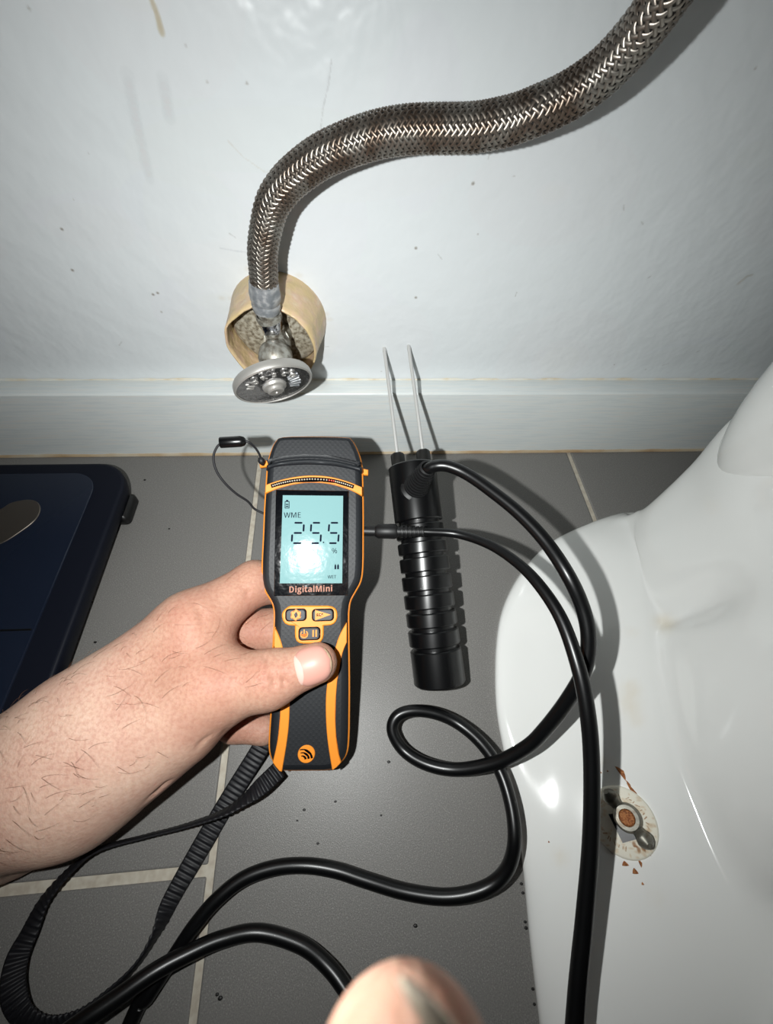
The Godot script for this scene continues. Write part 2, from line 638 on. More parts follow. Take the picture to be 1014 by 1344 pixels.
# ---------- pictures for surfaces ----------
func blot(im: Image, c: Vector2, r: Vector2, col: Color, hard := 1.5) -> void:
	for y in range(maxi(0, int(c.y - r.y)), mini(im.get_height(), int(c.y + r.y) + 1)):
		for x in range(maxi(0, int(c.x - r.x)), mini(im.get_width(), int(c.x + r.x) + 1)):
			var d := ((Vector2(x, y) - c) / r).length()
			if d < 1.0:
				var a := clampf((1.0 - d) * hard, 0.0, 1.0) * col.a
				im.set_pixel(x, y, im.get_pixel(x, y).lerp(Color(col.r, col.g, col.b), a))

func scratch(im: Image, p: Array, w: float, col: Color) -> void:
	for i in p.size() - 1:
		var n := int(p[i].distance_to(p[i + 1])) + 1
		for k in n:
			blot(im, p[i].lerp(p[i + 1], float(k) / n), Vector2(w, w) * rng.randf_range(0.6, 1.2), col, 2.0)

func wp(x: float, y: float) -> Vector2:   # a place on the wall (metres) to its pixel
	return Vector2((x + 0.36) / 0.72 * 1536.0, (0.36 - y) / 0.36 * 768.0)

func wall_picture() -> ImageTexture:
	var im := Image.create(1536, 768, false, Image.FORMAT_RGB8)
	im.fill(Color(0.872, 0.893, 0.9))
	for i in 60:
		blot(im, Vector2(rng.randf() * 1536, rng.randf() * 768), Vector2(rng.randf_range(30, 160), rng.randf_range(20, 90)), Color(rng.randf_range(0.86, 0.9), 0.89, rng.randf_range(0.87, 0.91), 0.3), 1.0)
	for i in 70:
		var c := Vector2(rng.randf() * 1536, rng.randf() * 768)
		blot(im, c, Vector2(rng.randf_range(0.8, 1.7), rng.randf_range(0.8, 1.5)), Color(0.6, 0.58, 0.55, rng.randf_range(0.2, 0.55)), 2.0)
	for i in 40:
		var c := Vector2(rng.randf() * 1536, rng.randf() * 768)
		scratch(im, [c, c + Vector2(rng.randf_range(-9, 9), rng.randf_range(-6, 6))], 0.9, Color(0.6, 0.6, 0.58, 0.28))
	var brown := Color(0.74, 0.69, 0.58, 0.3)
	scratch(im, [wp(-0.068272, 0.21464), wp(-0.067736, 0.21113), wp(-0.068062, 0.20659)], 2.6, brown)
	scratch(im, [wp(-0.084647, 0.19759), wp(-0.08778, 0.18454), wp(-0.09149, 0.1659)], 5.0, Color(0.84, 0.83, 0.79, 0.03))
	scratch(im, [wp(-0.072414, 0.19694), wp(-0.075005, 0.1848)], 5.0, Color(0.84, 0.83, 0.79, 0.03))
	scratch(im, [wp(-0.01116, 0.20238), wp(-0.012831, 0.19635), wp(-0.015455, 0.19027), wp(-0.017473, 0.18286)], 0.9, Color(0.62, 0.62, 0.62, 0.25))
	scratch(im, [wp(-0.054497, 0.17986), wp(-0.049856, 0.17499), wp(-0.042588, 0.17038), wp(-0.037212, 0.17022)], 0.8, Color(0.76, 0.72, 0.66, 0.25))
	scratch(im, [wp(-0.070545, 0.14025), wp(-0.062911, 0.13898), wp(-0.056833, 0.13837)], 1.2, Color(0.7, 0.72, 0.74, 0.2))
	for c in [wp(-0.14697, 0.12915), wp(-0.11316, 0.1171), wp(-0.11041, 0.11794), wp(0.027056, 0.11663), wp(-0.14009, 0.14743), wp(0.024745, 0.14145), wp(0.047444, 0.16774)]:
		blot(im, c, Vector2(2.0, 1.8), Color(0.5, 0.47, 0.43, 0.7), 1.6)
	scratch(im, [wp(0.20335, 0.12575), wp(0.2051, 0.12982), wp(0.20782, 0.13064)], 2.2, Color(0.8, 0.8, 0.78, 0.4))
	for k in 12:
		blot(im, wp(-0.05 + 0.028 * cos(k * 0.9), 0.104 + 0.028 * sin(k * 0.9)) + Vector2(rng.randf_range(-6, 6), rng.randf_range(-6, 6)), Vector2(6, 4), Color(0.78, 0.73, 0.65, 0.22), 1.2)
	return ImageTexture.create_from_image(im)

func rust_picture() -> ImageTexture:
	var im := Image.create(256, 256, false, Image.FORMAT_RGB8)
	im.fill(Color(0.93, 0.91, 0.85))
	for i in 90:
		var a := rng.randf() * TAU
		var r := rng.randf_range(60, 118)
		var c := Vector2(128, 128) + Vector2.from_angle(a) * r
		blot(im, c, Vector2(rng.randf_range(4, 16), rng.randf_range(4, 10)), Color(0.75, 0.6, 0.42, 0.28), 1.4)
	# the worn mark of printed characters round the plate
	for i in 40:
		var a := TAU * (i + rng.randf_range(-0.3, 0.3)) / 40.0
		if i % 11 > 7: continue
		var c := Vector2(128, 128) + Vector2.from_angle(a) * 90.0
		var d := Vector2.from_angle(a + rng.randf_range(-1.6, 1.6)) * rng.randf_range(4.0, 9.0)
		scratch(im, [c - d, c + d], 2.6, Color(0.6, 0.42, 0.27, rng.randf_range(0.1, 0.35)))
	for i in 26:
		var c := Vector2(128, 128) + Vector2.from_angle(rng.randf_range(0.5, 1.35)) * rng.randf_range(70, 110)
		blot(im, c, Vector2(rng.randf_range(4, 10), rng.randf_range(4, 12)), Color(0.52, 0.3, 0.14, 0.6), 1.6)
	return ImageTexture.create_from_image(im)

func dimple_picture() -> ImageTexture:
	var im := Image.create(96, 96, false, Image.FORMAT_RGB8)
	im.fill(Color(0.35, 0.35, 0.35))
	for c in [Vector2(24, 24), Vector2(72, 72), Vector2(24, 72), Vector2(72, 24)]:
		var up: bool = (c.x < 48) == (c.y < 48)
		for y in 48:
			for x in 48:
				var d := (absf(x - 23.5) + absf(y - 23.5)) / 24.0
				var k := 0.35 + (0.3 if up else -0.12) * smoothstep(0.0, 0.5, clampf(1.0 - d, 0.0, 1.0))
				im.set_pixel(int(c.x) - 24 + x, int(c.y) - 24 + y, Color(k, k, k))
	return ImageTexture.create_from_image(im)

# ---------- the room ----------
func structure(called: String, mesh: Mesh, m: Material, label: String) -> MeshInstance3D:
	var o := put(called, mesh, m, self)
	tag(o, label, "", "", "structure")
	return o

func build_room() -> void:
	var zw := -0.2105
	var zs := -0.197
	# back wall: its front is one mapped sheet, the rest closes its thickness
	var s := st_new()
	s.set_smooth_group(-1)
	for q in [[-0.62, 0.0, 0.62, 0.36], [-0.62, 0.36, 0.62, 2.4]]:
		var c := [Vector2(q[0], q[1]), Vector2(q[2], q[1]), Vector2(q[2], q[3]), Vector2(q[0], q[3])]
		for k in [0, 2, 1, 0, 3, 2]:
			s.set_uv(Vector2((c[k].x + 0.36) / 0.72, (0.36 - c[k].y) / 0.36))
			s.add_vertex(Vector3(c[k].x, c[k].y, zw))
	s.set_uv(Vector2(-1, -1))
	box_into(s, Vector3(-0.62, 0.0, zw - 0.1), Vector3(0.62, 2.4, zw - 0.0004))
	structure("wall_back", fin(s), M.wall, "white gloss-painted wall with scuffs, drips and specks behind the braided hose")
	structure("wall_left", box(Vector3(-0.72, 0.0, zw - 0.1), Vector3(-0.62, 2.4, 1.4)), M.plain_wall, "white painted side wall beyond the bathroom scale")
	structure("wall_right", box(Vector3(0.62, 0.0, zw - 0.1), Vector3(0.72, 2.4, 1.4)), M.plain_wall, "white painted side wall beyond the toilet pan")
	structure("wall_front", box(Vector3(-0.72, 0.0, 1.3), Vector3(0.72, 2.4, 1.4)), M.plain_wall, "white painted wall behind the viewer")
	structure("ceiling", box(Vector3(-0.72, 2.4, zw - 0.1), Vector3(0.72, 2.5, 1.4)), M.plain_wall, "white ceiling over the small toilet room")
	structure("baseboard_back", box(Vector3(-0.62, 0.0006, zw - 0.002), Vector3(0.62, 0.0605, zs), 0.0012), M.paint, "white painted timber skirting board along the foot of the wall")
	# stained joint on top of the skirting and bare timber line at its foot
	var n := FastNoiseLite.new()
	n.frequency = 40.0
	s = st_new()
	var rows := []
	for i in 241:
		var x := -0.4 + 0.8 * i / 240.0
		var r := 0.0014 + 0.0012 * n.get_noise_1d(x)
		var row := []
		for k in 5:
			var a := PI / 2 * k / 4.0
			row.append(Vector3(x, 0.0605 + r * (1.0 - sin(a)) - 0.0003, zw + r * (1.0 - cos(a)) + 0.0002))
		rows.append(row)
	for i in 240:
		for k in 4:
			quad(s, rows[i][k], rows[i][k + 1], rows[i + 1][k + 1], rows[i + 1][k])
	structure("trim_1", fin(s), M.stain, "stained cream sealant joint where the wall meets the skirting top")
	s = st_new()
	rows = []
	for i in 241:
		var x := -0.4 + 0.8 * i / 240.0
		var h := 0.0024 + 0.0008 * n.get_noise_1d(x + 9.0)
		rows.append([Vector3(x, 0.0003, zs + 0.0012), Vector3(x, h * 0.7, zs + 0.001), Vector3(x, h, zs - 0.0002)])
	for i in 240:
		for k in 2:
			quad(s, rows[i][k], rows[i + 1][k], rows[i + 1][k + 1], rows[i][k + 1])
	structure("trim_2", fin(s), M.timber, "thin bare tan line along the foot of the skirting")
	# floor: a grout bed that carries each tile
	var fl := structure("floor", box(Vector3(-0.72, -0.1, zw - 0.1), Vector3(0.72, -0.0009, 1.4)), M.grout, "dark grey tiled floor with pale grout joints")
	var th := -0.03399
	var xf := Transform3D(Basis(Vector3.UP, -th), Vector3(-0.07499, 0, 0.04573))
	var w := 0.2428
	var l := 0.5
	for col in range(-2, 3):
		for row in range(-2, 3):
			var z0 := row * l + (0.235 if posmod(col, 2) == 0 else 0.0)
			var lo := Vector3(col * w + 0.0016, -0.009, z0 + 0.0021)
			var hi := Vector3((col + 1) * w - 0.0016, 0.0, z0 + l - 0.0021)
			var mid: Vector3 = xf * ((lo + hi) / 2.0)
			if absf(mid.x) > 0.62 or mid.z > 0.75 or mid.z < -0.5: continue
			var t := st_new()
			prism_into(t, rrect(lo.x, lo.z, hi.x, hi.z, 0.0008, 2), [[0.0, -0.009], [0.0, -0.0008], [0.0003, -0.0002], [0.0009, 0.0]])
			put("tile", fin(t), M.tile, fl, xf * Transform3D(Basis(Vector3.RIGHT, Vector3(0, 0, 1), Vector3.UP), Vector3.ZERO))
	# grit lying on the tiles
	var g := st_new()
	for p in [Vector3(-0.01893, 0, 0.02241), Vector3(-0.03702, 0, 0.02914), Vector3(-0.03402, 0, 0.02513), Vector3(-0.02668, 0, 0.0381), Vector3(-0.1366, 0, -0.13282), Vector3(-0.16406, 0, -0.17402), Vector3(-0.16059, 0, -0.05813), Vector3(0.008, 0, 0.0069), Vector3(0.00344, 0, 0.02868), Vector3(-0.06493, 0, 0.08415), Vector3(-0.06351, 0, 0.08526), Vector3(-0.171, 0, -0.08252), Vector3(0.01733, 0, 0.0678), Vector3(0.06589, -0, 0.07066), Vector3(0.06597, 0, 0.06874), Vector3(0.06479, 0, 0.0887), Vector3(0.06445, -0, 0.09291), Vector3(0.06699, 0, 0.05935), Vector3(0.06695, 0, 0.05625)]:
		var r := rng.randf_range(0.0006, 0.0011)
		lathe_into(g, [Vector2(0.0, -0.0001), Vector2(r, 0.0), Vector2(r * 0.8, r * 0.5), Vector2(0, r * 0.8)], 6, Transform3D(Basis(Vector3.UP, rng.randf() * 3.0).scaled(Vector3(1.0, 1.0, 0.7)), p))
	tag(put("grit", fin(g), M.ferrule, self), "tiny dark crumbs of grit scattered on the dark grey tiles", "grit", "", "stuff")

# ---------- toilet ----------
func build_toilet() -> void:
	var t := thing("toilet", "white glazed toilet pan foot with rust-stained wing nut, its side filling the lower right corner", "toilet", Vector3(0.18049, 0, -0.02381) )
	var rows := [
		[Vector3(0.06429, 0, 0.1128), Vector3(0.06367, 0.009, 0.10831), Vector3(0.07329, 0.0208, 0.10375), Vector3(0.09091, 0.03018, 0.10033), Vector3(0.10718, 0.03883, 0.09718), Vector3(0.12042, 0.04588, 0.09461), Vector3(0.12186, 0.066, 0.08414), Vector3(0.12316, 0.085, 0.07445)],
		[Vector3(0.06655, 0, 0.07817), Vector3(0.06565, 0.009, 0.07531), Vector3(0.07995, 0.02041, 0.07238), Vector3(0.09931, 0.03089, 0.06997), Vector3(0.11913, 0.04162, 0.06751), Vector3(0.13522, 0.05032, 0.06551), Vector3(0.14524, 0.056, 0.06239), Vector3(0.14601, 0.075, 0.0542)],
		[Vector3(0.06857, -0, 0.0537), Vector3(0.06771, 0.009, 0.05176), Vector3(0.08221, 0.01878, 0.0503), Vector3(0.10422, 0.03084, 0.04867), Vector3(0.12186, 0.04051, 0.04737), Vector3(0.13391, 0.047, 0.0465), Vector3(0.13965, 0.06, 0.04197), Vector3(0.14586, 0.083, 0.03398)],
		[Vector3(0.06961, 0, 0.03337), Vector3(0.06917, 0.009, 0.0322), Vector3(0.08582, 0.01836, 0.03167), Vector3(0.10966, 0.03156, 0.03093), Vector3(0.12492, 0.04, 0.03046), Vector3(0.13338, 0.044, 0.03028), Vector3(0.13778, 0.058, 0.02707), Vector3(0.1445, 0.082, 0.02144)],
		[Vector3(0.06849, 0, 0.00574), Vector3(0.06825, 0.009, 0.00561), Vector3(0.08796, 0.01623, 0.00623), Vector3(0.10997, 0.02858, 0.00686), Vector3(0.12675, 0.0375, 0.00735), Vector3(0.13507, 0.042, 0.00616), Vector3(0.1402, 0.058, 0.00358), Vector3(0.15005, 0.085, -0.00174)],
		[Vector3(0.0686, 0, -0.01958), Vector3(0.0685, 0.009, -0.01877), Vector3(0.08899, 0.01368, -0.01766), Vector3(0.11302, 0.02711, -0.01736), Vector3(0.13189, 0.036, -0.01923), Vector3(0.14145, 0.041, -0.02169), Vector3(0.146, 0.059, -0.02072), Vector3(0.15445, 0.088, -0.01904)],
		[Vector3(0.07416, 0, -0.05036), Vector3(0.07464, 0.009, -0.04923), Vector3(0.09559, 0.01338, -0.04806), Vector3(0.11986, 0.027, -0.04509), Vector3(0.1401, 0.0345, -0.04357), Vector3(0.1486, 0.039, -0.04342), Vector3(0.15403, 0.056, -0.04099), Vector3(0.16222, 0.09, -0.03831)],
		[Vector3(0.08318, 0, -0.07338), Vector3(0.08351, 0.009, -0.07148), Vector3(0.10188, 0.0175, -0.06737), Vector3(0.12783, 0.026, -0.06181), Vector3(0.14578, 0.034, -0.05556), Vector3(0.15469, 0.039, -0.05226), Vector3(0.16379, 0.058, -0.05297), Vector3(0.16966, 0.09, -0.05408)],
		[Vector3(0.09976, -0, -0.09606), Vector3(0.10018, 0.009, -0.0934), Vector3(0.11624, 0.017, -0.0862), Vector3(0.13848, 0.025, -0.07913), Vector3(0.15272, 0.031, -0.07373), Vector3(0.15703, 0.036, -0.06999), Vector3(0.1664, 0.062, -0.06904), Vector3(0.17518, 0.09, -0.06985)],
		[Vector3(0.12375, -0, -0.1157), Vector3(0.12262, 0.009, -0.11298), Vector3(0.13697, 0.0165, -0.10674), Vector3(0.15355, 0.023, -0.09951), Vector3(0.16089, 0.028, -0.09444), Vector3(0.16079, 0.034, -0.08778), Vector3(0.1712, 0.062, -0.0881), Vector3(0.17887, 0.092, -0.08615)],
		[Vector3(0.15431, 0, -0.12949), Vector3(0.15185, 0.008, -0.12693), Vector3(0.1583, 0.014, -0.12169), Vector3(0.16593, 0.019, -0.11707), Vector3(0.16735, 0.024, -0.11211), Vector3(0.16569, 0.032, -0.10471), Vector3(0.1774, 0.06, -0.10796), Vector3(0.18114, 0.095, -0.10542)],
		[Vector3(0.17945, 0, -0.13783), Vector3(0.1765, 0.006, -0.1356), Vector3(0.17498, 0.012, -0.13146), Vector3(0.17408, 0.017, -0.12793), Vector3(0.17537, 0.023, -0.12671), Vector3(0.17773, 0.032, -0.12581), Vector3(0.18962, 0.06, -0.13527), Vector3(0.19131, 0.1, -0.14014)]
	]
	for r in rows:      # carry each line on, up and over towards the pan's rim
		var e: Vector3 = r[-1]
		r.append(e + Vector3(0.02, 0.05, 0.0))
		r.append(e + Vector3(0.035, 0.13, 0.0))
		r.append(Vector3(e.x + 0.05, 0.33, e.z))
		r.append(Vector3(e.x + 0.08, 0.37, e.z))
	var back := []
	var back2 := []
	for k in rows[-1].size():
		var p: Vector3 = rows[-1][k]
		back.append(p + Vector3(0.014, -0.35 * minf(p.y, 0.02), -0.002))
		back2.append(Vector3(p.x + 0.07, p.y * 0.9, p.z - 0.004))
	rows.append(back)
	rows.append(back2)
	var g := sheet(rows, 8, 8)
	var marks := [[Vector3(0.15349, 0.0395, -0.04819), 0.0045, 0.50], [Vector3(0.15261, 0.0385, -0.05246), 0.0030, 0.40], [Vector3(0.12765, 0.0325, -0.01977), 0.0035, 0.45], [Vector3(0.12445, 0.0325, -0.0131), 0.0040, 0.40], [Vector3(0.12475, 0.033, -0.00653), 0.0030, 0.35], [Vector3(0.13819, 0.033, -0.04712), 0.0030, 0.12], [Vector3(0.10667, 0.0275, 0.00976), 0.0030, 0.30], [Vector3(0.08104, 0.0175, 0.04427), 0.0030, 0.30], [Vector3(0.10908, 0.0355, 0.05454), 0.0030, 0.12]]
	var s := st_new()
	var mx := 0.33      # the far side is the near side mirrored about the pan's middle
	for j in g.size() - 1:
		for i in g[0].size() - 1:
			var q := [g[j][i], g[j + 1][i], g[j + 1][i + 1], g[j][i + 1]]
			for k in [0, 2, 1, 0, 3, 2]:
				var c := Color.WHITE
				for m in marks:
					c = c.lerp(Color(0.86, 0.74, 0.55), m[2] * exp(-q[k].distance_squared_to(m[0]) / (m[1] * m[1])))
				s.set_color(c)
				s.add_vertex(q[k])
			s.set_color(Color.WHITE)
			for k in 4:
				q[k] = Vector3(2 * mx - q[k].x, q[k].y, q[k].z)
			quad(s, q[3], q[2], q[1], q[0])
	putw("pedestal", fin(s), M.ceramic, t)
	# the pan's rear bulge above the foot
	var e := st_new()
	var bx := Vector3(0.21815, 0.14389, -0.12302)
	var prof := []
	for k in 25:
		var a := -PI / 2 + PI * k / 24.0
		prof.append(Vector2(cos(a), sin(a)))
	lathe_into(e, prof, 48, Transform3D(Basis(Vector3(0.040, 0.0, 0.0), Vector3(0.012, 0.086, -0.016), Vector3(0.0, 0.01, 0.038)), bx))
	putw("bowl", fin(e), M.ceramic, t)
	# floor bolt: rusty cover plate, wing nut and bolt end, set square on the sloping foot
	var c := Vector3(0.10674, 0.02997, 0.03127)
	var up := Vector3(-0.4838, 0.86779, -0.11351)
	var fx := Transform3D(Basis(up.cross(Vector3.BACK).normalized(), up, up.cross(Vector3.BACK).normalized().cross(up)), c)
	var plate := disc(Vector2.ZERO, 0.0127, 40)
	var ps := st_new()
	for k in plate.size():
		var a := plate[k]
		var b := plate[(k + 1) % plate.size()]
		for lv in [[0.0, 0.0, 0.93, 0.0014], [0.93, 0.0014, 1.0, 0.0009], [1.0, 0.0009, 1.02, -0.002]]:
			var q := [a * lv[0], b * lv[0], b * lv[2], a * lv[2]]
			var h := [lv[1], lv[1], lv[3], lv[3]]
			for o in [0, 1, 2, 0, 2, 3]:
				ps.set_uv(q[o] / 0.0130 * 0.5 + Vector2(0.5, 0.5))
				ps.add_vertex(fx * Vector3(q[o].x, h[o], q[o].y))
	putw("cover_plate", fin(ps), M.washer, t)
	var plate_at := fx
	fx.origin = Vector3(0.10872, 0.0309, 0.02994)
	var hole := prism(PackedVector2Array([Vector2(-0.0070, 0.001), Vector2(-0.0044, -0.0085), Vector2(0.003, -0.0066), Vector2(0.001, 0.002)]), [[0.0, 0.0005], [0.0, 0.0017]], false)
	putw("slot", hole, M.black, t).transform = world_of(t).affine_inverse() * fx * Transform3D(Basis(Vector3.RIGHT, Vector3.FORWARD, Vector3.UP), Vector3.ZERO)
	var wd := Vector3(0.00742, 0.00617, 0.01557)      # the way the wings point, along the foot
	wd = (wd - up * wd.dot(up)).normalized()
	var sd := up.cross(wd)
	var nut := putw("wing_nut", lathe([Vector2(0.0045, 0.001), Vector2(0.0054, 0.002), Vector2(0.0051, 0.0060), Vector2(0.0044, 0.0072), Vector2(0.0031, 0.0073), Vector2(0.003, 0.005)], 28, fx), M.zinc, t)
	var hd := fx.origin
	for sg in [1.0, -1.0]:
		var ws := st_new()
		var pts: Array = [hd + wd * 0.0035 * sg + up * 0.0038, hd + wd * 0.006 * sg + up * 0.0048, hd + wd * 0.0085 * sg + up * 0.0065, hd + wd * 0.0104 * sg + up * 0.0085]
		tube_into(ws, smooth_path(pts, 6), [0.0021, 0.0024, 0.0032, 0.0012], 14)
		put("wing", fin(ws), M.zinc, nut)
	putw("bolt_end", lathe([Vector2(0.0031, 0.002), Vector2(0.003, 0.006), Vector2(0.0025, 0.0066), Vector2(0, 0.0067)], 20, fx), M.rust, t)
	var st := st_new()
	for f in [[Vector3(0.11185, 0.03055, 0.01394), Vector3(-0.4838, 0.86779, -0.11351), Vector3(0.33972, 0.30574, 0.88945), 0.0011, 0.0030], [Vector3(0.11378, 0.03264, 0.0217), Vector3(-0.4838, 0.86779, -0.11351), Vector3(0.21735, 0.24477, 0.94491), 0.0009, 0.0042], [Vector3(0.11304, 0.03181, 0.01844), Vector3(-0.4838, 0.86779, -0.11351), Vector3(0.21729, 0.24474, 0.94493), 0.0005, 0.0020], [Vector3(0.10298, 0.02968, 0.0451), Vector3(-0.4838, 0.86779, -0.11351), Vector3(0.87516, 0.48047, -0.05685), 0.0009, 0.0013], [Vector3(0.10543, 0.03133, 0.04723), Vector3(-0.4838, 0.86779, -0.11351), Vector3(0.87518, 0.47984, -0.06176), 0.0010, 0.0011], [Vector3(0.10802, 0.03242, 0.04454), Vector3(-0.4838, 0.86779, -0.11351), Vector3(0.12101, 0.19478, 0.97335), 0.0006, 0.0013], [Vector3(0.10661, 0.03244, 0.05072), Vector3(-0.4838, 0.86779, -0.11351), Vector3(0.87516, 0.47883, -0.06944), 0.0005, 0.0005], [Vector3(0.10445, 0.02642, 0.01386), Vector3(-0.4838, 0.86779, -0.11351), Vector3(0.87285, 0.48789, 0.00974), 0.0004, 0.0005], [Vector3(0.07813, 0.01508, 0.03937), Vector3(-0.4838, 0.86779, -0.11351), Vector3(0.87499, 0.48231, -0.04209), 0.0004, 0.0004], [Vector3(0.10713, 0.02784, 0.01331), Vector3(-0.4838, 0.86779, -0.11351), Vector3(0.87277, 0.48801, 0.01099), 0.0004, 0.0004], [Vector3(0.11184, 0.03419, 0.04176), Vector3(-0.4838, 0.86779, -0.11351), Vector3(0.87512, 0.48123, -0.05084), 0.0005, 0.0006]]:
		var yy: Vector3 = f[1]
		var xx := yy.cross(f[2]).normalized()
		lathe_into(st, [Vector2(1.0, -0.0001), Vector2(0.7, 0.00025), Vector2(0.0, 0.0003)], 9, Transform3D(Basis(xx * f[3], yy, xx.cross(yy) * f[4]), f[0]), 3, 0.3)
	tag(putw("rust_flecks", fin(st), M.rust, t), "", "", "", "stuff")

# ---------- bathroom scale ----------
func build_scale() -> void:
	var t := thing("bathroom_scale", "dark navy bathroom scale with rounded corner and metal contact pad lying by the skirting", "scale", Vector3(-0.315, 0.0, -0.02))
	var flat := Transform3D(Basis(Vector3.RIGHT, Vector3.FORWARD, Vector3.UP), Vector3.ZERO)
	var o := rrect(-0.152, -0.145, 0.152, 0.1545, 0.022, 8)
	put("body", prism(o, [[0.006, 0.003], [0.0022, 0.008], [0.0004, 0.014], [0.0, 0.0182], [0.0004, 0.0194], [0.0012, 0.0199], [0.0022, 0.02]]), M.navy, t, flat)
	put("glass_top", prism(rrect(-0.133, -0.128, 0.134, 0.1455, 0.016, 8), [[0.0, 0.0199], [0.0, 0.0206], [0.0004, 0.021]]), M.navy_glass, t, flat)
	var pad := []
	for p in [Vector3(-0.23676, 0.0212, -0.10742), Vector3(-0.22178, 0.0212, -0.11262), Vector3(-0.21334, 0.0212, -0.12073), Vector3(-0.20804, 0.0212, -0.12869), Vector3(-0.20796, 0.0212, -0.13646), Vector3(-0.21216, 0.0212, -0.14224), Vector3(-0.21904, 0.0212, -0.1441), Vector3(-0.22797, 0.0212, -0.14194), Vector3(-0.2327, 0.0212, -0.1369), Vector3(-0.24562, 0.0212, -0.12563)]:
		pad.append(Vector2(p.x + 0.315, -(p.z + 0.02)))
	tag(put("contact_pad", prism(round_poly(pad, 5), [[0.0, 0.0208], [0.0, 0.0213], [0.0003, 0.0215]]), M.steel_pad, t, flat), "brushed metal contact pad")
	var gl: Vector3 = Vector3(-0.19072, 0.021, -0.0607)
	put("seam", prism(rrect(-0.13, -(gl.z + 0.02) - 0.0005, gl.x + 0.315 + 0.0085, -(gl.z + 0.02) + 0.0005, 0.0003, 2), [[0.0, 0.0205], [0.0, 0.0212]]), M.black, t, flat)
	for z in [0.128, -0.12]:
		for x in [0.15, -0.15]:
			put("foot", prism(rrect(x - 0.012, z - 0.012, x + 0.0025, z + 0.009, 0.003, 4) if x > 0 else rrect(x - 0.0035, z - 0.012, x + 0.012, z + 0.012, 0.003, 4), [[0.001, 0.0], [0.0, 0.001], [0.0, 0.007], [0.002, 0.0085]]), M.black, t, flat)

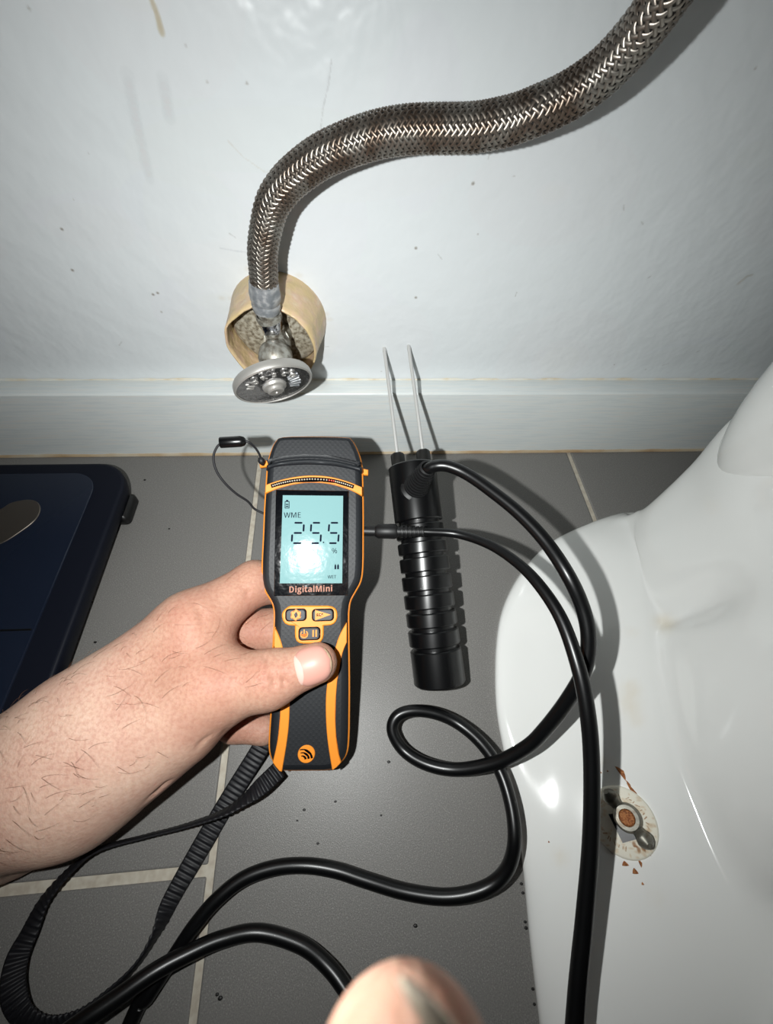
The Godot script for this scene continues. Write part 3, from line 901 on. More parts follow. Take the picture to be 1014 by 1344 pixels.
# ---------- hose, valve, collar ----------
func build_hose_and_valve() -> void:
	var zw := -0.2105
	var cc := Vector3(-0.04903, 0.10368, -0.2105)      # middle of the pipe where it leaves the wall
	# yellowed cup round the pipe, open to the front
	var cup := thing("pipe_collar", "yellowed peeling plastic collar round the pipe behind the chrome valve", "pipe collar", cc)
	var n := FastNoiseLite.new()
	n.frequency = 0.8
	n.seed = 4
	var s := st_new()
	var shapes := []
	for layer in 2:
		var grid := []
		for j in 9:
			var row := []
			for i in 49:
				var a := TAU * i / 48.0
				var d := 0.024 * j / 8.0
				var k := n.get_noise_3d(cos(a) * 2.0, sin(a) * 2.0, j * 0.12) * 0.0016 * j / 8.0
				var facet := 0.0011 * pow(absf(cos(a * 2.5 + 0.6)), 3.0) * j / 8.0
				var r := 0.0262 - 0.0022 * j / 8.0 + k - facet - layer * 0.0009
				row.append(Vector3(r * cos(a) - 0.0022 * j / 8.0, r * sin(a) - 0.0015 * j / 8.0, d + 0.0012 * sin(a * 3.0 + 1.0) * j / 8.0))
			grid.append(row)
		shapes.append(grid)
	for j in 8:
		for i in 48:
			quad(s, shapes[0][j][i], shapes[0][j][i + 1], shapes[0][j + 1][i + 1], shapes[0][j + 1][i])
			quad(s, shapes[1][j][i + 1], shapes[1][j][i], shapes[1][j + 1][i], shapes[1][j + 1][i + 1])
	for i in 48:
		quad(s, shapes[0][8][i], shapes[0][8][i + 1], shapes[1][8][i + 1], shapes[1][8][i])
	put("sleeve", fin(s), M.tape, cup)
	var zy := Transform3D(Basis(Vector3.RIGHT, Vector3.BACK, Vector3.DOWN), Vector3.ZERO)   # +Y of a profile to +Z of the room
	put("flange", lathe([Vector2(0.0235, 0.0), Vector2(0.0235, 0.008), Vector2(0.021, 0.0105), Vector2(0.0105, 0.0125), Vector2(0.0, 0.0125)], 40, zy * Transform3D(Basis(), Vector3(-0.0005, 0, 0.0))), M.flange, cup)
	# valve
	var vb := Vector3(-0.04708, 0.10822, -0.185)
	var v := thing("stop_valve", "corroded chrome stop valve with round embossed handwheel on the wall pipe", "valve", cc + Vector3(0, 0, 0.012))
	putw("inlet", tube(smooth_path([Vector3(cc.x + 0.002, cc.y, zw + 0.008), Vector3(cc.x + 0.001, cc.y, zw + 0.02), vb], 4), [0.0062, 0.0064, 0.0064], 24), M.grime, v)
	var top := Vector3(-0.04857, 0.1257, -0.185)
	var ax := along(vb, top)
	putw("body", lathe([Vector2(0.0, -0.0078), Vector2(0.004, -0.0074), Vector2(0.0064, -0.005), Vector2(0.0068, -0.0015), Vector2(0.0058, 0.0005), Vector2(0.0051, 0.0014), Vector2(0.0051, 0.0165), Vector2(0.0, 0.0165)], 32, ax), M.grime, v)
	putw("nut", lathe([Vector2(0.0050, 0.0056), Vector2(0.0060, 0.0062), Vector2(0.0062, 0.0080), Vector2(0.0062, 0.0102), Vector2(0.0058, 0.0112), Vector2(0.0050, 0.0114)], 6, ax), M.chrome, v)
	putw("ring", lathe([Vector2(0.0052, 0.0112), Vector2(0.0063, 0.0116), Vector2(0.0065, 0.0128), Vector2(0.0063, 0.0140), Vector2(0.0056, 0.0144)], 30, ax), M.grime, v)
	# bonnet on the spindle, handwheel tilted at its end
	var wc := Vector3(-0.04712, 0.10116, -0.159)
	var dir := Vector3(0.30, -0.44, 0.85).normalized()
	var wx := along(wc, wc + dir, Vector3.UP)
	var sx := along(vb, wc, Vector3.UP)
	putw("bonnet", lathe([Vector2(0.0052, 0.002), Vector2(0.0060, 0.005), Vector2(0.0080, 0.0070), Vector2(0.0086, 0.0095), Vector2(0.0086, 0.0125), Vector2(0.0078, 0.0150), Vector2(0.0062, 0.0165), Vector2(0.0050, 0.0180), Vector2(0.0045, 0.0240), Vector2(0.0, 0.0240)], 36, sx), M.grime, v)
	var wheel := putw("handwheel", lathe([Vector2(0.0, -0.0036), Vector2(0.017, -0.0034), Vector2(0.0186, -0.0028), Vector2(0.0191, -0.0018), Vector2(0.0191, 0.0002), Vector2(0.0180, 0.0002), Vector2(0.0140, -0.0002), Vector2(0.0100, 0.0004), Vector2(0.0, 0.0009)], 56, wx), M.chrome, v)
	put("rim", lathe([Vector2(0.0176, -0.0042), Vector2(0.0191, -0.0036), Vector2(0.0198, -0.0024), Vector2(0.0199, -0.0002), Vector2(0.0196, 0.0006), Vector2(0.0189, 0.0010), Vector2(0.0185, 0.0004)], 56, wx, 0, 0.0), M.rim, wheel)
	put("centre_screw", lathe([Vector2(0.0062, 0.0006), Vector2(0.0058, 0.0018), Vector2(0.0046, 0.0022), Vector2(0.0043, 0.0024), Vector2(0.0042, 0.0036), Vector2(0.0034, 0.0042), Vector2(0.0009, 0.0042), Vector2(0.0006, 0.0034), Vector2(0.0, 0.0034)], 28, wx), M.rim, wheel)
	# embossed letters round the wheel's face
	var letters := "MORSCO"
	for i in letters.length():
		var a := deg_to_rad(158.0 - i * 24.0)
		var tm := text(letters[i], 0.0046, 0.0006, "Droid Sans", 700)
		var rad := Vector2.from_angle(a)
		var lx := Vector3(rad.y, 0.0, 0.0)
		# face axes: x across, z towards the viewer's bottom
		var xax := wx.basis.x * -1.0
		var yax := wx.basis.z * -1.0
		if yax.y < 0.0:
			yax = -yax
			xax = -xax
		var zax := wx.basis.y
		if xax.cross(yax).dot(zax) < 0.0:
			xax = -xax
		var up := xax * rad.x + yax * rad.y
		var acr := up.cross(zax)
		put("letter", tm, M.rim, wheel, Transform3D(Basis(acr, up, zax) * Basis.from_scale(Vector3.ONE * 0.0046 / 0.048), wx.origin + up * 0.0122 + zax * 0.0009))
	for i in 5:
		var a := deg_to_rad(248.0 + i * 13.0)
		var bs := st_new()
		box_into(bs, Vector3(-0.0004, 0.009, -0.0122), Vector3(0.0004, 0.0, 0.0), 0.0)
		var q := wx * Transform3D(Basis(Vector3.UP, a), Vector3.ZERO)
		put("raised_bar", tube([q * Vector3(0.0, 0.001, 0.0085), q * Vector3(0.0, 0.0008, 0.0135)], [0.0006], 8), M.collar, wheel)
	# braided hose
	var h := thing("braided_hose", "braided stainless steel hose curving from the valve up the wall", "hose", top)
	var path: Array = smooth_path([Vector3(-0.04822, 0.12723, -0.185), Vector3(-0.04722, 0.1346, -0.185), Vector3(-0.04572, 0.14315, -0.185), Vector3(-0.04406, 0.15129, -0.1845), Vector3(-0.04048, 0.16023, -0.184), Vector3(-0.03637, 0.16816, -0.1835), Vector3(-0.03155, 0.17359, -0.183), Vector3(-0.02554, 0.17828, -0.1825), Vector3(-0.0161, 0.18396, -0.181), Vector3(-0.00634, 0.188, -0.1795), Vector3(0.00343, 0.19094, -0.1785), Vector3(0.01289, 0.19275, -0.1775), Vector3(0.02122, 0.19356, -0.1765), Vector3(0.03026, 0.19401, -0.1755), Vector3(0.03748, 0.19466, -0.175), Vector3(0.0435, 0.19575, -0.1745), Vector3(0.04957, 0.19719, -0.174), Vector3(0.05514, 0.19934, -0.173), Vector3(0.06105, 0.20166, -0.1725), Vector3(0.06667, 0.20485, -0.1715), Vector3(0.07186, 0.20922, -0.17), Vector3(0.07594, 0.21544, -0.1675), Vector3(0.07784, 0.22131, -0.1645), Vector3(0.07901, 0.22789, -0.1615), Vector3(0.07891, 0.23516, -0.1605), Vector3(0.08891, 0.26516, -0.1565), Vector3(0.09391, 0.30516, -0.1575), Vector3(0.09391, 0.35516, -0.1605)], 10)
	putw("hose_core", tube(path, [0.0056], 20), M.core, h)
	tag(putw("braid", braid(path, 0.0060, 14, 0.0290), M.braid, h), "", "", "", "stuff")
	var f0: Vector3 = path[0]
	var t0: Vector3 = (path[3] - path[0]).normalized()
	putw("crimp_collar", lathe([Vector2(0.0056, -0.0030), Vector2(0.0064, -0.0026), Vector2(0.0068, 0.0), Vector2(0.0065, 0.0016), Vector2(0.0070, 0.0026), Vector2(0.0072, 0.006), Vector2(0.0068, 0.0082), Vector2(0.0066, 0.0108), Vector2(0.0058, 0.0112)], 30, along(f0, f0 + t0), 6, 0.022), M.collar, h)

func braid(path: Array, rad: float, count: int, pitch: float) -> ArrayMesh:
	var fr := frames(path)
	var lens := PackedFloat32Array([0.0])
	for i in range(1, path.size()):
		lens.append(lens[-1] + path[i].distance_to(path[i - 1]))
	var total := lens[-1]
	var per_turn := count * 2 * 4
	var steps := int(total / pitch * per_turn)
	var half := PI * rad / count * 0.40
	var v := PackedVector3Array()
	var nn := PackedVector3Array()
	var idx := PackedInt32Array()
	for hand in [1.0, -1.0]:
		for c in count:
			var base := v.size()
			var seg := 0
			for k in steps + 1:
				var l := total * k / steps
				while seg < path.size() - 2 and lens[seg + 1] < l:
					seg += 1
				var f := (l - lens[seg]) / maxf(lens[seg + 1] - lens[seg], 1e-9)
				var p: Vector3 = path[seg].lerp(path[seg + 1], f)
				var t: Vector3 = fr[seg][0].lerp(fr[seg + 1][0], f).normalized()
				var a: Vector3 = fr[seg][1].lerp(fr[seg + 1][1], f).normalized()
				var b := t.cross(a)
				var ang: float = TAU * c / count + hand * TAU * l / pitch
				# over one, under one
				var ww: float = cos(count * TAU * l / pitch) * hand
				var out := a * cos(ang) + b * sin(ang)
				var round_ := b * cos(ang) - a * sin(ang)
				var along_: Vector3 = (t * pitch / (TAU * rad) + round_ * hand).normalized()
				var wide: Vector3 = along_.cross(out)
				var r := rad + ww * 0.00028
				var q := p + out * r
				v.append_array([q - wide * half, q + out * 0.00024, q + wide * half])
				nn.append_array([(out - wide * 0.75).normalized(), out, (out + wide * 0.75).normalized()])
			for k in steps:
				for e in 2:
					var i0 := base + k * 3 + e
					idx.append_array([i0, i0 + 3, i0 + 1, i0 + 1, i0 + 3, i0 + 4])
	# front faces run clockwise
	var out_idx := PackedInt32Array()
	var a0 := v[idx[0]]
	var flip: bool = (v[idx[1]] - a0).cross(v[idx[2]] - a0).dot(nn[idx[0]]) > 0.0
	if flip:
		for i in range(0, idx.size(), 3):
			out_idx.append_array([idx[i], idx[i + 2], idx[i + 1]])
	else:
		out_idx = idx
	return body_mesh([v, nn, out_idx], PackedColorArray())

# ---------- pin probe ----------
func build_probe() -> void:
	var b := Vector3(0.03627, 0.0135, -0.02792)
	var u := Vector3(-0.09173, 0.3646, -0.92664)
	var lat := Vector3(0.99053, 0.12883, -0.04736)
	var t := thing("moisture_probe", "black grooved moisture probe with two metal pins stuck into the wall", "probe", b)
	var fx := Transform3D(Basis(lat, u, lat.cross(u)), Vector3.ZERO)
	t.basis = fx.basis
	var r := 0.0138
	var prof := [Vector2(0.0, 0.0), Vector2(r * 0.93, 0.0), Vector2(r, 0.001)]
	for g in [0.01922, 0.02939, 0.03895, 0.04866, 0.05860, 0.06853, 0.07706, 0.08695]:
		prof.append_array([Vector2(r, g - 0.0017), Vector2(r - 0.0003, g - 0.0013), Vector2(r - 0.0006, g - 0.0010), Vector2(r - 0.0022, g - 0.0010), Vector2(r - 0.0022, g + 0.0010), Vector2(r - 0.0006, g + 0.0010), Vector2(r - 0.0003, g + 0.0013), Vector2(r, g + 0.0017)])
	var top := 0.12099
	prof.append_array([Vector2(r, top - 0.0008), Vector2(r - 0.0008, top), Vector2(0.0, top)])
	put("grip", lathe(prof, 64), M.handle, t)
	for p in [[Vector3(-0.00751, 0.19742, -0), -0.0075], [Vector3(0.00751, 0.19665, -0), 0.0075]]:
		var tip: Vector3 = p[0]
		var foot := Vector3(p[1], top - 0.001, 0.0)
		var d := (tip - foot).normalized()
		put("ferrule", lathe([Vector2(0.0041, 0.0), Vector2(0.0041, 0.0085), Vector2(0.0034, 0.0096), Vector2(0.001, 0.0098)], 6, along(foot, tip)), M.ferrule, t)
		put("pin", tube([foot + d * 0.008, foot.lerp(tip, 0.5), tip - d * 0.003, tip - d * 0.0022, tip + d * 0.001], [0.00105, 0.00105, 0.00105, 0.00125, 0.0009], 14), M.pin, t)
	# cable gland and ribbed bend relief
	var s0 := Vector3(0.02528, 0.06078, -0.12158)
	var s1 := Vector3(0.02945, 0.08378, -0.11873)
	var ba := along(s0, s1)
	var ln := s0.distance_to(s1)
	var bp := [Vector2(0.0080, -0.006), Vector2(0.0080, 0.0006), Vector2(0.0070, 0.0014)]
	var nr := 9
	for k in nr:
		var y0 := 0.0018 + (ln - 0.004) * k / nr
		var rr := lerpf(0.0069, 0.0044, float(k) / nr)
		var dy := (ln - 0.004) / nr
		bp.append_array([Vector2(rr - 0.0008, y0), Vector2(rr - 0.0008, y0 + dy * 0.4), Vector2(rr, y0 + dy * 0.5), Vector2(rr, y0 + dy * 0.95)])
	bp.append_array([Vector2(0.0040, ln - 0.0022), Vector2(0.0042, ln), Vector2(0.0032, ln + 0.0004), Vector2(0.0030, ln - 0.002)])
	putw("bend_relief", lathe(bp, 28, ba), M.rubber, t)

# ---------- cable ----------
func build_cable() -> void:
	var t := thing("probe_cable", "black round cable looping from the meter's side to the probe handle", "cable", Vector3(0.0232, 0.06482, -0.09318))
	var pts: Array = [Vector3(0.02127, 0.06466, -0.09309), Vector3(0.02899, 0.06479, -0.09265), Vector3(0.04396, 0.06641, -0.09018), Vector3(0.05647, 0.07234, -0.08147), Vector3(0.06543, 0.07771, -0.07018), Vector3(0.07138, 0.08225, -0.05777), Vector3(0.07611, 0.08482, -0.04216), Vector3(0.07838, 0.08389, -0.0248), Vector3(0.07971, 0.07943, -0.00941), Vector3(0.07999, 0.07163, 0.00757), Vector3(0.07762, 0.06107, 0.03089), Vector3(0.07287, 0.05242, 0.05276), Vector3(0.06725, 0.04602, 0.07273), Vector3(0.0626, 0.04066, 0.09107), Vector3(0.05874, 0.03047, 0.11364), Vector3(0.06, 0.02, 0.2), Vector3(0.035, 0.005, 0.225), Vector3(0.008, 0.006, 0.21), Vector3(-0.00294, 0.01168, 0.11251), Vector3(-0.00416, 0.01083, 0.09919), Vector3(-0.00699, 0.01037, 0.089), Vector3(-0.01183, 0.00924, 0.08266), Vector3(-0.01981, 0.00699, 0.07599), Vector3(-0.03149, 0.00399, 0.07027), Vector3(-0.04961, 0.00327, 0.06603), Vector3(-0.06427, 0.00701, 0.06632), Vector3(-0.07724, 0.01169, 0.06909), Vector3(-0.08667, 0.01528, 0.07204), Vector3(-0.09756, 0.01864, 0.0772), Vector3(-0.10804, 0.02104, 0.08205), Vector3(-0.11977, 0.02108, 0.08878), Vector3(-0.13325, 0.02008, 0.09711), Vector3(-0.19, 0.012, 0.13), Vector3(-0.2, 0.005, 0.18), Vector3(-0.15, 0.005, 0.2), Vector3(-0.115, 0.005, 0.15), Vector3(-0.09644, 0.00394, 0.09018), Vector3(-0.0906, 0.00497, 0.08115), Vector3(-0.08391, 0.00494, 0.07202), Vector3(-0.07617, 0.00678, 0.06179), Vector3(-0.068, 0.00732, 0.05378), Vector3(-0.05773, 0.00681, 0.0477), Vector3(-0.04487, 0.0063, 0.04478), Vector3(-0.03133, 0.00656, 0.04452), Vector3(-0.01765, 0.00657, 0.04664), Vector3(-0.00407, 0.00671, 0.05049), Vector3(0.01258, 0.00731, 0.0548), Vector3(0.02888, 0.00932, 0.05674), Vector3(0.04185, 0.0119, 0.05547), Vector3(0.05176, 0.01455, 0.05188), Vector3(0.05778, 0.0186, 0.04562), Vector3(0.06061, 0.02329, 0.03606), Vector3(0.06128, 0.02349, 0.02408), Vector3(0.05896, 0.02175, 0.01119), Vector3(0.0527, 0.01773, -0.00018), Vector3(0.04312, 0.01431, -0.00893), Vector3(0.03188, 0.01432, -0.01381), Vector3(0.02015, 0.01458, -0.01525), Vector3(0.0122, 0.01386, -0.01277), Vector3(0.01003, 0.01229, -0.00642), Vector3(0.01544, 0.011, 0.00205), Vector3(0.02605, 0.01374, 0.00812), Vector3(0.03998, 0.0176, 0.01065), Vector3(0.0563, 0.02688, 0.00823), Vector3(0.06811, 0.03784, 0.00261), Vector3(0.07453, 0.04792, -0.00396), Vector3(0.08114, 0.06245, -0.01405), Vector3(0.08527, 0.07407, -0.02339), Vector3(0.08675, 0.08144, -0.03364), Vector3(0.08535, 0.08667, -0.04446), Vector3(0.08044, 0.09173, -0.05724), Vector3(0.07492, 0.09156, -0.07304), Vector3(0.06674, 0.09064, -0.0878), Vector3(0.05567, 0.0893, -0.10211), Vector3(0.04667, 0.08857, -0.1114), Vector3(0.03879, 0.08812, -0.11622), Vector3(0.03313, 0.08677, -0.11757), Vector3(0.02943, 0.08339, -0.11807), Vector3(0.02768, 0.07346, -0.12112)]
	var rad: Array = [0.0020, 0.0021, 0.0022, 0.0023, 0.0024, 0.0026, 0.0027, 0.0028, 0.0029, 0.0029, 0.0029, 0.0029, 0.0029, 0.0029, 0.0029, 0.0029, 0.0029, 0.0029, 0.0030, 0.0030, 0.0030, 0.0030, 0.0030, 0.0030, 0.0030, 0.0030, 0.0030, 0.0030, 0.0030, 0.0030, 0.0030, 0.0030, 0.0030, 0.0030, 0.0030, 0.0030, 0.0030, 0.0030, 0.0030, 0.0030, 0.0030, 0.0030, 0.0030, 0.0030, 0.0030, 0.0030, 0.0030, 0.0030, 0.0030, 0.0030, 0.0030, 0.0030, 0.0030, 0.0030, 0.0030, 0.0030, 0.0030, 0.0030, 0.0030, 0.0030, 0.0030, 0.0030, 0.0030, 0.0030, 0.0030, 0.0030, 0.0030, 0.0030, 0.0030, 0.0030, 0.0030, 0.0030, 0.0030, 0.0030, 0.0030, 0.0030, 0.0030, 0.0029, 0.0027]
	putw("sheath", tube(smooth_path(pts, 8), rad, 16), M.cable, t)
	var a := Vector3(-0.00345, 0.06315, -0.09461)
	var b := Vector3(0.02744, 0.06475, -0.0927)
	var ln := a.distance_to(b)
	var x := along(a, b)
	putw("plug", lathe([Vector2(0.0026, -0.004), Vector2(0.0026, ln * 0.2), Vector2(0.0037, ln * 0.25), Vector2(0.0039, ln * 0.52), Vector2(0.0034, ln * 0.56), Vector2(0.0026, ln * 0.565), Vector2(0.0026, ln * 0.6)], 24, x), M.rubber, t)
	var pr := []
	for k in 6:
		var y0 := ln * (0.6 + 0.066 * k)
		pr.append_array([Vector2(0.0024, y0), Vector2(0.0024, y0 + ln * 0.02), Vector2(0.0032 - 0.0001 * k, y0 + ln * 0.024), Vector2(0.0032 - 0.0001 * k, y0 + ln * 0.06)])
	pr.append(Vector2(0.002, ln))
	putw("strain_relief", lathe(pr, 20, x), M.rubber, t)

# ---------- moisture meter ----------
func build_meter() -> void:
	var t := thing("moisture_meter", "dark grey and orange handheld moisture meter reading 25.5 on its lit screen", "meter", Vector3(-0.02769, 0.0566, -0.06035))
	t.basis = Basis(Vector3(0.99794, -0.05944, -0.02403), Vector3(0.0026, 0.41202, -0.91117), Vector3(0.06406, 0.90923, 0.41133))
	var o := ccw(round_poly([Vector2(-0.01519, 0.08173), Vector2(9e-05, 0.08229), Vector2(0.01602, 0.08207), Vector2(0.01946, 0.08081), Vector2(0.02229, 0.07591), Vector2(0.02419, 0.07003), Vector2(0.02503, 0.06339), Vector2(0.0252, 0.04489), Vector2(0.02504, 0.03128), Vector2(0.02473, 0.01678), Vector2(0.02368, 0.0091), Vector2(0.02105, 0.00407), Vector2(0.01863, -0.00019), Vector2(0.0178, -0.00412), Vector2(0.0175, -0.01017), Vector2(0.01763, -0.03641), Vector2(0.01744, -0.05276), Vector2(0.01719, -0.0628), Vector2(0.01633, -0.07004), Vector2(0.01335, -0.07443), Vector2(0.00815, -0.07733), Vector2(-0.00314, -0.0769), Vector2(-0.01362, -0.07608), Vector2(-0.01633, -0.07428), Vector2(-0.01907, -0.07022), Vector2(-0.02015, -0.0653), Vector2(-0.01998, -0.05716), Vector2(-0.01949, -0.0473), Vector2(-0.01914, -0.02168), Vector2(-0.01866, -0.00717), Vector2(-0.01926, -0.00189), Vector2(-0.02071, 0.00132), Vector2(-0.02305, 0.00527), Vector2(-0.02448, 0.01062), Vector2(-0.02478, 0.01921), Vector2(-0.0244, 0.03188), Vector2(-0.0241, 0.04512), Vector2(-0.02354, 0.05821), Vector2(-0.02293, 0.06731), Vector2(-0.02133, 0.07422), Vector2(-0.01903, 0.07927)], 3))
	put("trim_band", prism(o, [[0.0008, -0.0052], [0.0001, -0.0047], [0.0, -0.0042], [0.0001, -0.0036], [0.0007, -0.0032]]), M.orange, t)
	put("back_shell", prism(o, [[0.005, -0.0215], [0.0022, -0.0205], [0.0008, -0.017], [0.0006, -0.0046]]), M.smooth_shell, t)
	var front := inset(o, 0.0007)
	put("front_shell", prism(front, [[0.0, -0.0046], [0.0, -0.0034], [0.0003, -0.0022], [0.0011, -0.0010], [0.0022, -0.0003], [0.0036, 0.0]]), M.shell, t)
	# cap over the sensor end, and the smooth ridge that closes it
	var ridge: Array = [Vector2(-0.0241, 0.0654), Vector2(-0.01868, 0.06754), Vector2(-0.01136, 0.06894), Vector2(-0.00136, 0.0696), Vector2(0.00913, 0.06892), Vector2(0.01783, 0.06724), Vector2(0.02505, 0.06514)]
	var clip := PackedVector2Array(smooth_path(ridge, 4))
	clip.append_array([Vector2(0.03046, 0.09484), Vector2(-0.0301, 0.09347)])
	for c in Geometry2D.intersect_polygons(ccw(inset(o, 0.0009)), ccw(clip)):
		put("sensor_cap", prism(c, [[0.0, -0.004], [0.0, -0.0015], [0.0004, -0.0002], [0.0012, 0.0007], [0.0022, 0.0010]]), M.shell, t)
	var lower: Array = [Vector2(-0.02406, 0.06312), Vector2(-0.01864, 0.06525), Vector2(-0.01133, 0.06625), Vector2(-0.00135, 0.06671), Vector2(0.00913, 0.0662), Vector2(0.01781, 0.06471), Vector2(0.02502, 0.06261)]
	var band := PackedVector2Array(smooth_path(ridge, 4))
	var back := PackedVector2Array(smooth_path(lower, 4))
	back.reverse()
	band.append_array(back)
	for c in Geometry2D.intersect_polygons(ccw(inset(o, 0.0008)), ccw(band)):
		put("ridge", prism(c, [[0.0, -0.004], [0.0, 0.0004], [0.0005, 0.0012], [0.0011, 0.0014]]), M.smooth_shell, t)
	# orange arc with the bar of indicator lamps
	var a0: Array = [Vector2(-0.02429, 0.05576), Vector2(-0.01673, 0.05861), Vector2(-0.00834, 0.06054), Vector2(-0.00021, 0.06126), Vector2(0.00837, 0.0606), Vector2(0.01701, 0.05832), Vector2(0.02532, 0.05486)]
	var a1: Array = [Vector2(-0.02422, 0.05164), Vector2(-0.01668, 0.05464), Vector2(-0.00831, 0.05692), Vector2(-0.0002, 0.0577), Vector2(0.00836, 0.05695), Vector2(0.01698, 0.05447), Vector2(0.02527, 0.05044)]
	band = PackedVector2Array(smooth_path(a0, 5))
	back = PackedVector2Array(smooth_path(a1, 5))
	back.reverse()
	band.append_array(back)
	for c in Geometry2D.intersect_polygons(ccw(inset(o, 0.0010)), ccw(band)):
		put("lamp_arc", prism(c, [[0.0, -0.002], [0.0, 0.0005], [0.0003, 0.0008]]), M.orange, t)
	var mid: Array = [Vector2(-0.01996, 0.05577), Vector2(-0.01417, 0.05755), Vector2(-0.00759, 0.05871), Vector2(-0.00021, 0.05934), Vector2(0.00799, 0.05876), Vector2(0.01399, 0.05746), Vector2(0.02001, 0.05544)]
	var mp := smooth_path(mid, 6)
	put("lamp_strip", prism(ccw(ribbon2(mp, 0.0019, 0.0019)), [[0.0, 0.0003], [0.0, 0.0009]]), M.bezel, t)
	for k in range(1, 36):
		var p: Vector2 = mp[k]
		var d: Vector2 = (mp[k + 1] - mp[k - 1]).normalized()
		var q := disc(p, 0.0005, 6)
		put("lamp", prism(q, [[0.0, 0.0008], [0.00015, 0.0012]]), M.red if k > 23 and k < 27 else M.led, t)
	# screen
	var bz := PackedVector2Array([Vector2(-0.01794, 0.00336), Vector2(0.01686, 0.0026), Vector2(0.0175, 0.05348), Vector2(-0.01769, 0.05408)])
	var bezel := put("screen_bezel", prism(bz, [[0.0, -0.001], [0.0, 0.0005], [0.0003, 0.0008]], false), M.bezel, t)
	var lc := PackedVector2Array([Vector2(-0.0152, 0.00915), Vector2(0.01408, 0.0085), Vector2(0.01474, 0.05095), Vector2(-0.01431, 0.05129)])
	put("screen", prism(lc, [[0.0, 0.0003], [0.0, 0.0010]], false), M.lcd, t)
	var zt := 0.00104
	for dg in [[Vector2(-0.00987, 0.02803), Vector2(-0.00415, 0.03775), Vector2(-0.00464, 0.02796), "abged"], [Vector2(-0.00119, 0.02791), Vector2(0.00427, 0.03767), Vector2(0.00373, 0.02784), "afgcd"], [Vector2(0.00721, 0.02779), Vector2(0.01296, 0.0376), Vector2(0.01218, 0.02772), "afgcd"]]:
		put("digit", seven(dg[0], dg[1], dg[2], dg[3], zt), M.ink, t)
	put("decimal_point", prism(disc(Vector2(0.0052, 0.02819), 0.00035, 8), [[0, zt - 0.0002], [0, zt + 0.0001]]), M.ink, t)
	label_text("percent_sign", "%", Vector2(0.01051, 0.02405), 0.0034, zt, M.ink, t)
	label_text("status_text", "WET", Vector2(0.0092, 0.01163), 0.0021, zt, M.ink, t)
	label_text("mode_text", "WME", Vector2(-0.00963, 0.04155), 0.0036, zt, M.ink, t)
	for x in [Vector2(0.01085, 0.01523), Vector2(0.01213, 0.0152)]:
		put("pin_symbol", prism(PackedVector2Array([x + Vector2(-0.0004, 0), x + Vector2(0.0004, 0), x + Vector2(0.0004, 0.0017), x + Vector2(0, 0.0026), x + Vector2(-0.0004, 0.0017)]), [[0, zt - 0.0002], [0, zt + 0.0001]], false), M.ink, t)
	var bt: Vector2 = Vector2(-0.01223, 0.04694)
	var bs := st_new()
	for q in [[-0.0011, -0.0019, -0.0008, 0.0013], [0.0008, -0.0019, 0.0011, 0.0013], [-0.0011, -0.0021, 0.0011, -0.0018], [-0.0011, 0.0011, 0.0011, 0.0014], [-0.0005, 0.0014, 0.0005, 0.0020], [-0.0006, -0.0014, 0.0006, -0.0009], [-0.0006, -0.0004, 0.0006, 0.0001]]:
		box_into(bs, Vector3(bt.x + q[0], bt.y + q[1], zt - 0.0002), Vector3(bt.x + q[2], bt.y + q[3], zt + 0.0001))
	put("battery_symbol", fin(bs), M.ink, t)
	label_text("title_text", "DigitalMini", Vector2(-0.00074, 0.0061), 0.0039, 0.0008, M.print, t, 700, true)
	# buttons
	var f1 := PackedVector2Array([Vector2(-0.01413, -0.00627), Vector2(-0.01414, -0.00522), Vector2(-0.0138, -0.00417), Vector2(-0.01328, -0.00349), Vector2(-0.01258, -0.0028), Vector2(-0.01136, -0.00186), Vector2(-0.00995, -0.0014), Vector2(0.00719, -0.00193), Vector2(0.00935, -0.00242), Vector2(0.01079, -0.00336), Vector2(0.01151, -0.00463), Vector2(0.01173, -0.00606), Vector2(0.01172, -0.00749), Vector2(0.01114, -0.00924), Vector2(0.01005, -0.01044), Vector2(0.00861, -0.01103), Vector2(0.00524, -0.01116), Vector2(0.00525, -0.01537), Vector2(0.00485, -0.01711), Vector2(0.00397, -0.01847), Vector2(0.00255, -0.01918), Vector2(0.00077, -0.01925), Vector2(-0.00417, -0.01905), Vector2(-0.00593, -0.0187), Vector2(-0.00734, -0.01768), Vector2(-0.00795, -0.01592), Vector2(-0.00808, -0.01417), Vector2(-0.0081, -0.01068), Vector2(-0.01092, -0.0104), Vector2(-0.01269, -0.00954), Vector2(-0.01368, -0.00803)])
	put("button_frame", prism(f1, [[0.0, -0.001], [0.0, 0.0003], [0.0002, 0.0006], [0.0006, 0.0008]]), M.orange, t)
	for q in [[Vector2(-0.01256, -0.00863), Vector2(-0.00263, -0.00276), "g"], [Vector2(-0.00025, -0.00906), Vector2(0.01014, -0.00316), "r"], [Vector2(-0.00643, -0.01757), Vector2(0.00382, -0.01139), "p"]]:
		var lo: Vector2 = q[0]
		var hi: Vector2 = q[1]
		put("button_well", prism(rrect(lo.x, lo.y, hi.x, hi.y, 0.0018, 5), [[0.0, 0.0], [0.0, 0.00085]], false), M.bezel, t)
		var bn := put("button", prism(rrect(lo.x + 0.0004, lo.y + 0.0003, hi.x - 0.0005, hi.y - 0.0004, 0.0016, 5), [[0.0, 0.0], [0.0, 0.0010], [0.0004, 0.0014]]), M.button, t)
		var c := (lo + hi) / 2.0 + Vector2(0.0, 0.0001)
